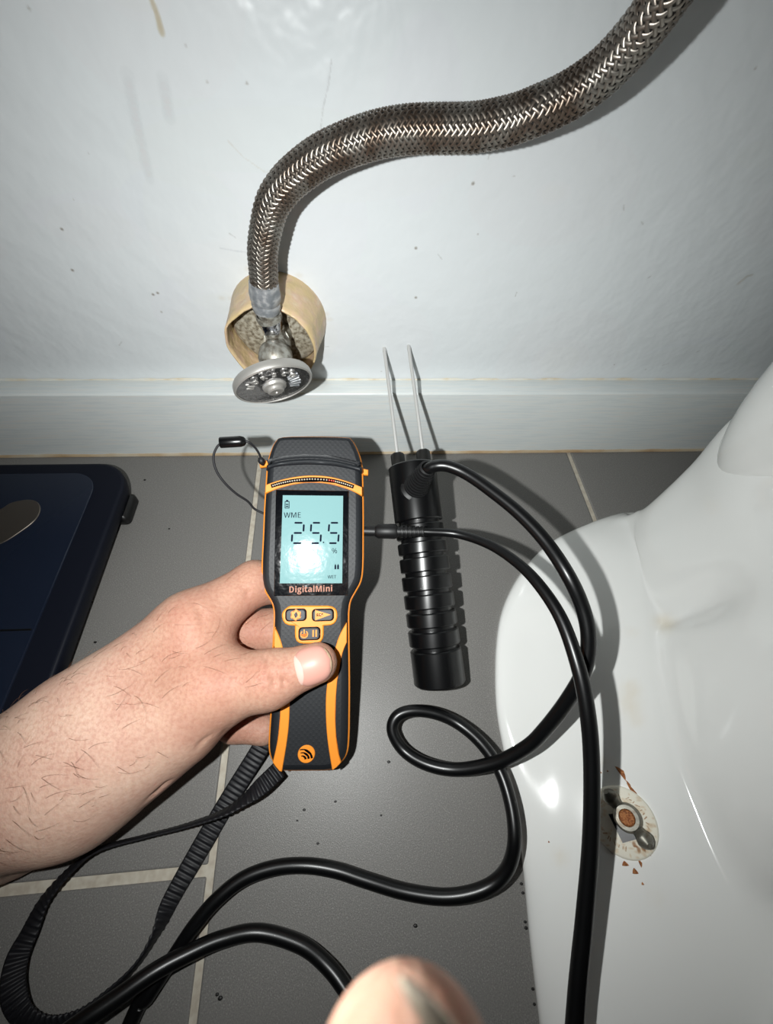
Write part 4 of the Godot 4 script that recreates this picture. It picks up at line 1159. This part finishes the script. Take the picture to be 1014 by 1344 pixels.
		if q[2] == "g":
			var gear := PackedVector2Array()
			for k in 24:
				gear.append(c + Vector2.from_angle(TAU * (k + 0.5) / 24.0 + PI / 2) * (0.0026 if k % 4 in [3, 0] else 0.0018))
			put("gear_symbol", prism(gear, [[0.0, 0.0012], [0.0, 0.00155]], false), M.orange, bn)
			put("zigzag_symbol", prism(ccw(ribbon2([c + Vector2(-0.0002, -0.0013), c + Vector2(0.0007, -0.0004), c + Vector2(-0.0006, 0.0004), c + Vector2(0.0003, 0.0013)], 0.0005, 0.0005)), [[0.0, 0.0014], [0.0, 0.0017]], false), M.button, bn)
		elif q[2] == "r":
			put("flag_symbol", prism(PackedVector2Array([c + Vector2(-0.0036, -0.0024), c + Vector2(0.0037, 0.0), c + Vector2(-0.0036, 0.0024)]), [[0.0, 0.0012], [0.0, 0.00155]], false), M.orange, bn)
			label_text("flag_text", "REF", c + Vector2(-0.0014, 0.0), 0.0019, 0.00156, M.bezel, bn, 700)
		else:
			var ring := []
			for k in 17:
				ring.append(c + Vector2(-0.0024, -0.0002) + Vector2.from_angle(deg_to_rad(125.0 + 290.0 * k / 16.0)) * 0.0016)
			put("power_symbol", prism(ccw(ribbon2(ring, 0.00048, 0.00048)), [[0.0, 0.0012], [0.0, 0.00155]], false), M.orange, bn)
			for x in [[-0.0027, -0.0021, 0.0, 0.0020], [0.0014, 0.0021, -0.0015, 0.0016], [0.0028, 0.0035, -0.0015, 0.0016]]:
				put("power_bar", box(Vector3(c.x + x[0], c.y + x[2], 0.0012), Vector3(c.x + x[1], c.y + x[3], 0.00155)), M.orange, bn)
	# orange stripes down the grip
	for stp in [[Vector2(0.01921, -0.00632), Vector2(0.01546, -0.01116), Vector2(0.01242, -0.01663), Vector2(0.00972, -0.02498), Vector2(0.0076, -0.03323), Vector2(0.00634, -0.04333), Vector2(0.0064, -0.0546), Vector2(0.0073, -0.06454), Vector2(0.00934, -0.07688), Vector2(0.01948, -0.01427), Vector2(0.01676, -0.01811), Vector2(0.01439, -0.02323), Vector2(0.01249, -0.03026), Vector2(0.01133, -0.03915), Vector2(0.01065, -0.0486), Vector2(0.01081, -0.05797), Vector2(0.01163, -0.06606), Vector2(0.01373, -0.07477)], [Vector2(-0.01989, -0.00699), Vector2(-0.0171, -0.01163), Vector2(-0.0147, -0.01688), Vector2(-0.01254, -0.02465), Vector2(-0.01103, -0.03234), Vector2(-0.01028, -0.04369), Vector2(-0.01043, -0.0536), Vector2(-0.01147, -0.06332), Vector2(-0.0137, -0.07672), Vector2(-0.02077, -0.01278), Vector2(-0.01844, -0.01737), Vector2(-0.01669, -0.02256), Vector2(-0.01525, -0.02898), Vector2(-0.01444, -0.03721), Vector2(-0.01439, -0.04657), Vector2(-0.01473, -0.05457), Vector2(-0.01576, -0.06304), Vector2(-0.01811, -0.07312)]]:
		var n: int = stp.size() / 2
		var pa := PackedVector2Array(smooth_path(stp.slice(0, n), 4))
		var pb := PackedVector2Array(smooth_path(stp.slice(n), 4))
		pb.reverse()
		pa.append_array(pb)
		for c in Geometry2D.intersect_polygons(ccw(inset(o, 0.0014)), ccw(pa)):
			put("grip_stripe", prism(c, [[0.0, -0.003], [0.0, 0.0002], [0.0003, 0.0004]]), M.orange, t)
	var lg: Vector2 = Vector2(-0.00251, -0.06795)
	var badge := put("badge", prism(disc(lg, 0.0039), [[0.0, -0.001], [0.0, 0.0002], [0.0003, 0.0004]]), M.orange, t)
	for k in 3:
		var arc := []
		for i in 9:
			arc.append(lg + Vector2(-0.0019, -0.0021) + Vector2.from_angle(deg_to_rad(4.0 + 100.0 * i / 8.0)) * (0.0016 + 0.0014 * k))
		put("badge_arc", prism(ccw(ribbon2(arc, 0.0010, 0.0003)), [[0.0, 0.0003], [0.0, 0.0006]], false), M.bezel, badge)
	for q in [[Vector2(-0.02688, 0.06899), Vector2(-0.02164, 0.07038), Vector2(-0.02158, 0.06694), Vector2(-0.02647, 0.06614)], [Vector2(0.02239, 0.06649), Vector2(0.02774, 0.06536), Vector2(0.02751, 0.06243), Vector2(0.02236, 0.06299)]]:
		put("strap_lug", prism(PackedVector2Array(q), [[0.0004, -0.0075], [0.0, -0.007], [0.0, -0.0045], [0.0004, -0.004]]), M.orange, t)

func label_text(called: String, words: String, at: Vector2, size_m: float, z: float, m: Material, parent: Node, weight := 400, base := false) -> void:
	var tm := text(words, size_m, 0.0002, "Droid Sans", weight)
	tm.vertical_alignment = VERTICAL_ALIGNMENT_CENTER
	var o := put(called, tm, m, parent)
	o.position = Vector3(at.x, at.y, z)
	o.scale = Vector3.ONE * size_m / 0.048

func seven(bl: Vector2, tr: Vector2, br: Vector2, segs: String, z: float) -> ArrayMesh:
	# slanted seven-segment figure in the box given by three corners
	var right := br - bl
	var up := tr - br
	var s := st_new()
	var place := {"a": [0.0, 1.0, 1.0, 1.0], "g": [0.0, 0.5, 1.0, 0.5], "d": [0.0, 0.0, 1.0, 0.0], "b": [1.0, 1.0, 1.0, 0.5], "c": [1.0, 0.5, 1.0, 0.0], "f": [0.0, 1.0, 0.0, 0.5], "e": [0.0, 0.5, 0.0, 0.0]}
	for k in segs:
		var q: Array = place[k]
		var a: Vector2 = bl + right * q[0] + up * q[1]
		var b: Vector2 = bl + right * q[2] + up * q[3]
		var d: Vector2 = (b - a).normalized()
		a += d * 0.0006
		b -= d * 0.0006
		var n := Vector2(-d.y, d.x) * 0.00043
		prism_into(s, PackedVector2Array([a, a + d * 0.0004 - n, b - d * 0.0004 - n, b, b - d * 0.0004 + n, a + d * 0.0004 + n]), [[0.0, z - 0.0002], [0.0, z + 0.0001]], false)
	return fin(s)

# ---------- wrist strap ----------
func build_strap() -> void:
	var t := thing("wrist_strap", "black ribbed webbing wrist strap trailing from the meter across the tiles", "strap", Vector3(-0.05066, 0.01971, 0.01306))
	var pts: Array = [Vector3(-0.05209, 0.01389, -0.00854), Vector3(-0.0568, 0.00887, -0.00054), Vector3(-0.07054, 0.00195, 0.01962), Vector3(-0.08092, 0.0012, 0.03789), Vector3(-0.08953, 0.00179, 0.05421), Vector3(-0.0923, 0.00446, 0.06402), Vector3(-0.09756, 0.00475, 0.07254), Vector3(-0.10717, 0.00462, 0.08051), Vector3(-0.11707, 0.00432, 0.08614), Vector3(-0.12742, 0.00531, 0.0872), Vector3(-0.13615, 0.00686, 0.08386), Vector3(-0.14166, 0.00869, 0.07642), Vector3(-0.14456, 0.00748, 0.06845), Vector3(-0.1439, 0.00596, 0.06129), Vector3(-0.14092, 0.00653, 0.05084), Vector3(-0.13239, 0.00818, 0.041), Vector3(-0.12198, 0.01017, 0.03466), Vector3(-0.10281, 0.01112, 0.03081), Vector3(-0.08616, 0.01262, 0.02776), Vector3(-0.06929, 0.01486, 0.0235), Vector3(-0.0595, 0.01587, 0.01874), Vector3(-0.05151, 0.01604, 0.01328), Vector3(-0.04514, 0.0139, 0.00765)]
	var wid: Array = [0.0090, 0.0090, 0.0090, 0.0088, 0.0075, 0.0080, 0.0080, 0.0080, 0.0080, 0.0080, 0.0080, 0.0080, 0.0080, 0.0080, 0.0080, 0.0080, 0.0080, 0.0080, 0.0080, 0.0080, 0.0080, 0.0080, 0.0080]
	var tw: Array = [20.0, 0.0, 0.0, 0.0, 10.0, 65.0, 80.0, 72.0, 60.0, 55.0, 40.0, 15.0, 10.0, 35.0, 60.0, 72.0, 80.0, 82.0, 80.0, 72.0, 55.0, 15.0, 5.0]
	var cam := Vector3(0, 0.24, 0)
	var n := (pts.size() - 1) * 40
	var s := st_new()
	var prev := []
	var lenacc := 0.0
	var last := Vector3.ZERO
	for k in n + 1:
		var u := float(k) / n * (pts.size() - 1)
		var p: Vector3 = cr(pts, u)
		var d: Vector3 = (cr(pts, minf(u + 0.02, pts.size() - 1.0)) - cr(pts, maxf(u - 0.02, 0.0))).normalized()
		if k: lenacc += p.distance_to(last)
		last = p
		var see := (cam - p).normalized()
		var side := d.cross(see).normalized()
		var nrm := side.cross(d)
		var a: float = deg_to_rad(cr(tw, u))
		var ws := side * cos(a) + nrm * sin(a)
		var wn := nrm * cos(a) - side * sin(a)
		var w: float = cr(wid, u) / 2.0
		var rib := 0.0005 + 0.00046 * cos(a) * sin(lenacc / 0.0012 * PI)
		var ring := [p - ws * w, p - ws * w * 0.85 + wn * rib, p + ws * w * 0.85 + wn * rib, p + ws * w, p + ws * w * 0.85 - wn * rib, p - ws * w * 0.85 - wn * rib]
		if k:
			for e in 6:
				var e2 := (e + 1) % 6
				quad(s, prev[e], ring[e], ring[e2], prev[e2])
		prev = ring
	putw("webbing", fin(s), M.webbing, t)
	var c1 := Vector3(-0.06178, 0.09779, -0.12436)
	putw("cord", tube(smooth_path([Vector3(-0.05341, 0.08259, -0.12359), Vector3(-0.05329, 0.08691, -0.12494), Vector3(-0.05461, 0.09111, -0.12625), Vector3(-0.05661, 0.09469, -0.12654), Vector3(-0.05954, 0.09574, -0.1266), Vector3(-0.0682, 0.09647, -0.12465), Vector3(-0.07109, 0.09528, -0.12291), Vector3(-0.07298, 0.09205, -0.11963), Vector3(-0.07242, 0.08733, -0.11557), Vector3(-0.06962, 0.08196, -0.11222), Vector3(-0.06552, 0.0761, -0.10985), Vector3(-0.06117, 0.07091, -0.10861), Vector3(-0.05865, 0.06645, -0.10678), Vector3(-0.05455, 0.06365, -0.10565)], 6), [0.00058], 8), M.webbing, t)
	putw("cord_knot", tube(smooth_path([Vector3(-0.05316, 0.08692, -0.12398), Vector3(-0.05258, 0.08558, -0.12267), Vector3(-0.0524, 0.08303, -0.12229)], 4), [0.0008, 0.0017, 0.0008], 10), M.webbing, t)
	var a := Vector3(-0.06944, 0.09661, -0.125)
	var b := Vector3(-0.05792, 0.09579, -0.12654)
	var ln := a.distance_to(b)
	putw("cord_lock", lathe([Vector2(0.0, 0.0), Vector2(0.0024, 0.0), Vector2(0.0026, 0.0003), Vector2(0.0026, ln * 0.8), Vector2(0.0021, ln * 0.93), Vector2(0.0012, ln), Vector2(0.0, ln)], 24, along(a, b)), M.handle, t)

# ---------- the hand ----------
func skin_tint(p: Vector3, warm: Array, base: Color, red: Color) -> Color:
	var k := 0.0
	for w in warm:
		k = maxf(k, exp(-p.distance_squared_to(w[0]) / (w[1] * w[1])))
	return base.lerp(red, k)

func build_person() -> void:
	var t := thing("person", "bare hairy forearm and left hand gripping the moisture meter with thumb on top", "person", Vector3(-0.15324, 0, 0.03102))
	var bones := [
		[Vector3(-0.21181, 0.01512, 0.03629), Vector3(-0.1384, 0.03712, 0.00377), 0.0285, 0.0272, 0.0080],
		[Vector3(-0.32764, -0.02152, 0.09749), Vector3(-0.21181, 0.01512, 0.03629), 0.0340, 0.0285, 0.0080],
		[Vector3(-0.23121, -0.00981, 0.04709), Vector3(-0.14676, 0.01419, 0.01411), 0.0260, 0.0215, 0.0120],
		[Vector3(-0.14005, 0.03502, 0.00326), Vector3(-0.11506, 0.04268, -0.01133), 0.0265, 0.0235, 0.0140],
		[Vector3(-0.12485, 0.04578, -0.01735), Vector3(-0.08269, 0.05607, -0.0505), 0.0185, 0.0145, 0.0140],
		[Vector3(-0.11902, 0.03968, 0.00115), Vector3(-0.0711, 0.0506, -0.02475), 0.0235, 0.0168, 0.0140],
		[Vector3(-0.12549, 0.0321, 0.00938), Vector3(-0.08567, 0.0428, -0.01294), 0.0225, 0.0175, 0.0140],
		[Vector3(-0.1565, 0.01032, 0.02171), Vector3(-0.12234, 0.01597, 0.01518), 0.0195, 0.0120, 0.0060],
		[Vector3(-0.12159, 0.02629, -0.01374), Vector3(-0.08804, 0.02952, -0.0358), 0.0210, 0.0170, 0.0140],
		[Vector3(-0.08539, 0.04719, -0.04368), Vector3(-0.07675, 0.04495, -0.03138), 0.0145, 0.0145, 0.0120],
		[Vector3(-0.0711, 0.0506, -0.02475), Vector3(-0.04522, 0.05379, -0.0269), 0.0162, 0.0116, 0.0080],
		[Vector3(-0.04522, 0.05379, -0.0269), Vector3(-0.02409, 0.05606, -0.0328), 0.0114, 0.0088, 0.0060],
		[Vector3(-0.08244, 0.05543, -0.05136), Vector3(-0.05806, 0.05085, -0.07282), 0.0145, 0.0106, 0.0080],
		[Vector3(-0.05806, 0.05085, -0.07282), Vector3(-0.02845, 0.02638, -0.07815), 0.0106, 0.0090, 0.0040],
		[Vector3(-0.07968, 0.05222, -0.0594), Vector3(-0.07544, 0.04602, -0.04087), 0.0070, 0.0075, 0.0060],
		[Vector3(-0.0806, 0.02448, -0.04916), Vector3(-0.06781, 0.03038, -0.05405), 0.0115, 0.0120, 0.0020],
		[Vector3(-0.06781, 0.03038, -0.05405), Vector3(-0.05177, 0.02852, -0.05445), 0.0120, 0.0113, 0.0030],
		[Vector3(-0.05152, 0.02955, -0.05419), Vector3(-0.03491, 0.01547, -0.05556), 0.0108, 0.0088, 0.0030],
		[Vector3(-0.091, 0.0224, -0.02803), Vector3(-0.06928, 0.01364, -0.0125), 0.0110, 0.0085, 0.0040],
		[Vector3(-0.06928, 0.01364, -0.0125), Vector3(-0.05477, 0.01269, -0.00968), 0.0083, 0.0075, 0.0030]
	]
	var dents := [
		[[Vector3(-0.04521, 0.06534, -0.0355), Vector3(-0.04099, 0.06865, -0.02994), Vector3(-0.03973, 0.06571, -0.02394), Vector3(-0.04294, 0.05548, -0.01881)], 0.0014, 0.0015],
		[[Vector3(-0.04101, 0.06596, -0.03618), Vector3(-0.03705, 0.06856, -0.03043), Vector3(-0.0359, 0.06522, -0.02475), Vector3(-0.03841, 0.05628, -0.01976)], 0.0013, 0.0014],
		[[Vector3(-0.07403, 0.07014, -0.05378), Vector3(-0.06919, 0.07009, -0.04549), Vector3(-0.06696, 0.06772, -0.03937)], 0.0018, 0.0010],
		[[Vector3(-0.06369, 0.04907, -0.0079), Vector3(-0.0597, 0.05343, -0.01095), Vector3(-0.0576, 0.05896, -0.01418)], 0.0014, 0.0008],
		[[Vector3(-0.11664, 0.03443, 0.02184), Vector3(-0.10437, 0.04015, 0.01721), Vector3(-0.08742, 0.0438, 0.01256), Vector3(-0.08278, 0.04551, 0.01009)], 0.0016, 0.0012],
		[[Vector3(-0.07587, 0.04966, -0.00017), Vector3(-0.06964, 0.05456, -0.00393), Vector3(-0.06255, 0.05634, -0.00631)], 0.0014, 0.0007],
		[[Vector3(-0.06689, 0.05062, -0.05954), Vector3(-0.06073, 0.0566, -0.06122), Vector3(-0.05752, 0.06085, -0.06415)], 0.0014, 0.0008]
	]
	var b := body(bones, 0.00125, dents)
	var warm := [[Vector3(-0.02226, 0.06542, -0.03172), 0.0160], [Vector3(-0.0459, 0.06648, -0.02576), 0.0160], [Vector3(-0.07554, 0.06872, -0.04764), 0.0180], [Vector3(-0.0566, 0.05947, -0.06762), 0.0200], [Vector3(-0.06457, 0.06434, -0.02377), 0.0200], [Vector3(-0.05785, 0.04521, -0.04972), 0.0200], [Vector3(-0.06782, 0.02603, -0.00873), 0.0220], [Vector3(-0.03703, 0.0654, -0.0271), 0.0100], [Vector3(-0.08244, 0.06331, -0.03333), 0.0200]]
	var cols := PackedColorArray()
	var n := FastNoiseLite.new()
	n.frequency = 45.0
	n.fractal_octaves = 3
	for p in b[0]:
		var up_arm := smoothstep(0.025, 0.075, (p - Vector3(-0.13082, 0.0583, 0.0002)).dot(Vector3(0.86692, 0.2875, -0.40719)))     # paler forearm, ruddier hand
		var c := skin_tint(p, warm, Color(0.68, 0.46, 0.36).lerp(Color(0.54, 0.345, 0.255), up_arm), Color(0.47, 0.25, 0.18))
		var k := 1.0 + 0.10 * n.get_noise_3dv(p)
		cols.append(Color(c.r * k, c.g * k * k, c.b * k * k))
	var inv := world_of(t).affine_inverse()
	var skin := put("body", body_mesh(b, cols), M.skin, t, inv)
	# thumb nail: a curved plate lying on the last joint
	var a := Vector3(-0.02473, 0.05599, -0.03262)
	var d := Vector3(0.95804, 0.10291, -0.26754)
	var cam := Vector3(0, 0.24, 0)
	var up := (cam - a)
	up = (up - d * up.dot(d)).normalized()
	up = (up + d.cross(up) * 0.06).normalized()
	var side := d.cross(up)
	for part in 3:
		var s := st_new()
		var grid := []
		for i in 21:
			var u := -1.0 + 2.0 * i / 20.0
			if part == 1: u = 0.80 + 0.24 * i / 20.0
			if part == 2: u = -0.93 + 0.42 * i / 20.0
			var row := []
			var hw := pow(maxf(1.0 - pow(absf(minf(u, 1.0)), 4.0), 0.0), 0.5)
			if part == 2: hw = 0.8 * pow(maxf(1.0 - pow((u + 0.93) / 0.42, 2.0), 0.0), 0.5)
			if part == 1: hw = pow(maxf(1.0 - pow(u / 1.06, 4.0), 0.0), 0.5)
			for j in 17:
				var w := -1.0 + 2.0 * j / 16.0
				var ph := w * deg_to_rad(58.0) * maxf(hw, 0.02)
				var r: float = 0.0094 - 0.0016 * u * u * (1.0 if u > 0 else 0.4) - 0.0006 * u + [0.0006, 0.00045, 0.0007][part] - 0.0008 * pow(absf(w), 6.0) - 0.0009 * pow(absf(u), 8.0)
				row.append(a + d * 0.0076 * u + (up * cos(ph) + side * sin(ph)) * r)
			grid.append(row)
		for i in 20:
			for j in 16:
				quad(s, grid[i][j], grid[i][j + 1], grid[i + 1][j + 1], grid[i + 1][j])
		put(["fingernail", "nail_tip", "lunula"][part], fin(s), [M.nail, M.nail_edge, M.lunula][part], t, inv)
	# hairs on the forearm
	rng.seed = 21
	var hs := st_new()
	var done := 0
	var grow: Vector3 = Vector3(0.86692, 0.2875, -0.40719)
	var el: Vector3 = Vector3(-0.13082, 0.0583, 0.0002)
	var tries := 0
	while done < 700 and tries < 20000:
		tries += 1
		var i: int = rng.randi() % b[0].size()
		var p: Vector3 = b[0][i]
		var nn: Vector3 = b[1][i]
		if nn.dot((cam - p).normalized()) < 0.1: continue
		var reach := (p - el).dot(grow)
		var off: float = (p - el).slide(grow).dot(Vector3(-0.49654, 0.42657, -0.75597))
		if reach > 0.085 or off < -0.016 - rng.randf() * 0.012 or rng.randf() < reach * 11.0: continue
		var g := (grow * rng.randf_range(0.5, 1.0) + Vector3(-0.49654, 0.42657, -0.75597) * rng.randf_range(-1.1, 0.35)).slide(nn).normalized()
		var bend := g.cross(nn) * rng.randf_range(-0.6, 0.6)
		var l := rng.randf_range(0.0035, 0.0095)
		var hp := []
		for k in 6:
			var f := k / 5.0
			hp.append(p + (g * f + bend * f * f) * l + nn * (0.0003 + 0.0016 * sin(f * 2.2)))
		tube_into(hs, hp, [0.00005, 0.000045, 0.00002], 3, false)
		done += 1
	tag(put("arm_hair", fin(hs), M.hair, t, inv), "", "", "", "stuff")

func build_fingertip() -> void:
	var bones := [
		[Vector3(0.0011, 0.21414, 0.01), Vector3(0.00115, 0.21223, 0.01253), 0.0010, 0.0029, 0.0014],
		[Vector3(0.00115, 0.21223, 0.01253), Vector3(0.0012, 0.20221, 0.02329), 0.0031, 0.0041, 0.0020],
		[Vector3(0.00019, 0.21161, 0.01315), Vector3(0.0006, 0.2022, 0.02327), 0.0026, 0.0039, 0.0020],
		[Vector3(0.00226, 0.21407, 0.01188), Vector3(0.00348, 0.20701, 0.02046), 0.0024, 0.0033, 0.0024],
		[Vector3(0.0012, 0.20221, 0.02329), Vector3(0.00346, 0.1997, 0.04821), 0.0040, 0.0068, 0.0020]
	]
	var t := thing("person", "out-of-focus fingertip of the other hand poking up at the bottom edge", "person", Vector3(0.00039, 0.21675, 0.01064))
	t.name = "person_001"
	var b := body(bones, 0.0003, [])
	var cols := PackedColorArray()
	for p in b[0]:
		cols.append(Color(0.64, 0.39, 0.29))
	var inv := world_of(t).affine_inverse()
	put("body", body_mesh(b, cols), M.skin, t, inv)
	var s := st_new()
	var edge_a: Array = [Vector3(0.00063, 0.21919, 0.00718), Vector3(0.00103, 0.21994, 0.00746), Vector3(0.00163, 0.22003, 0.00819), Vector3(0.00251, 0.21938, 0.00985)]
	var ridge: Array = [Vector3(0.00092, 0.2196, 0.00702), Vector3(0.00145, 0.22026, 0.00729), Vector3(0.00216, 0.22036, 0.00802), Vector3(0.00306, 0.21968, 0.00974)]
	var edge_b: Array = [Vector3(0.00129, 0.21877, 0.00743), Vector3(0.00198, 0.21959, 0.00763), Vector3(0.0028, 0.21967, 0.0084), Vector3(0.00382, 0.21901, 0.01009)]
	var under: Array = [Vector3(0.00111, 0.21642, 0.00834), Vector3(0.00172, 0.2168, 0.00877), Vector3(0.0026, 0.21671, 0.00967), Vector3(0.00355, 0.21678, 0.01113)]
	var g := sheet([edge_a, ridge, edge_b, under, edge_a], 5, 6)
	for j in g.size() - 1:
		for i in g[0].size() - 1:
			quad(s, g[j][i], g[j][i + 1], g[j + 1][i + 1], g[j + 1][i])
	put("fingernail", fin(s), mat(Color(0.97, 0.9, 0.8), 0.4), t, inv)
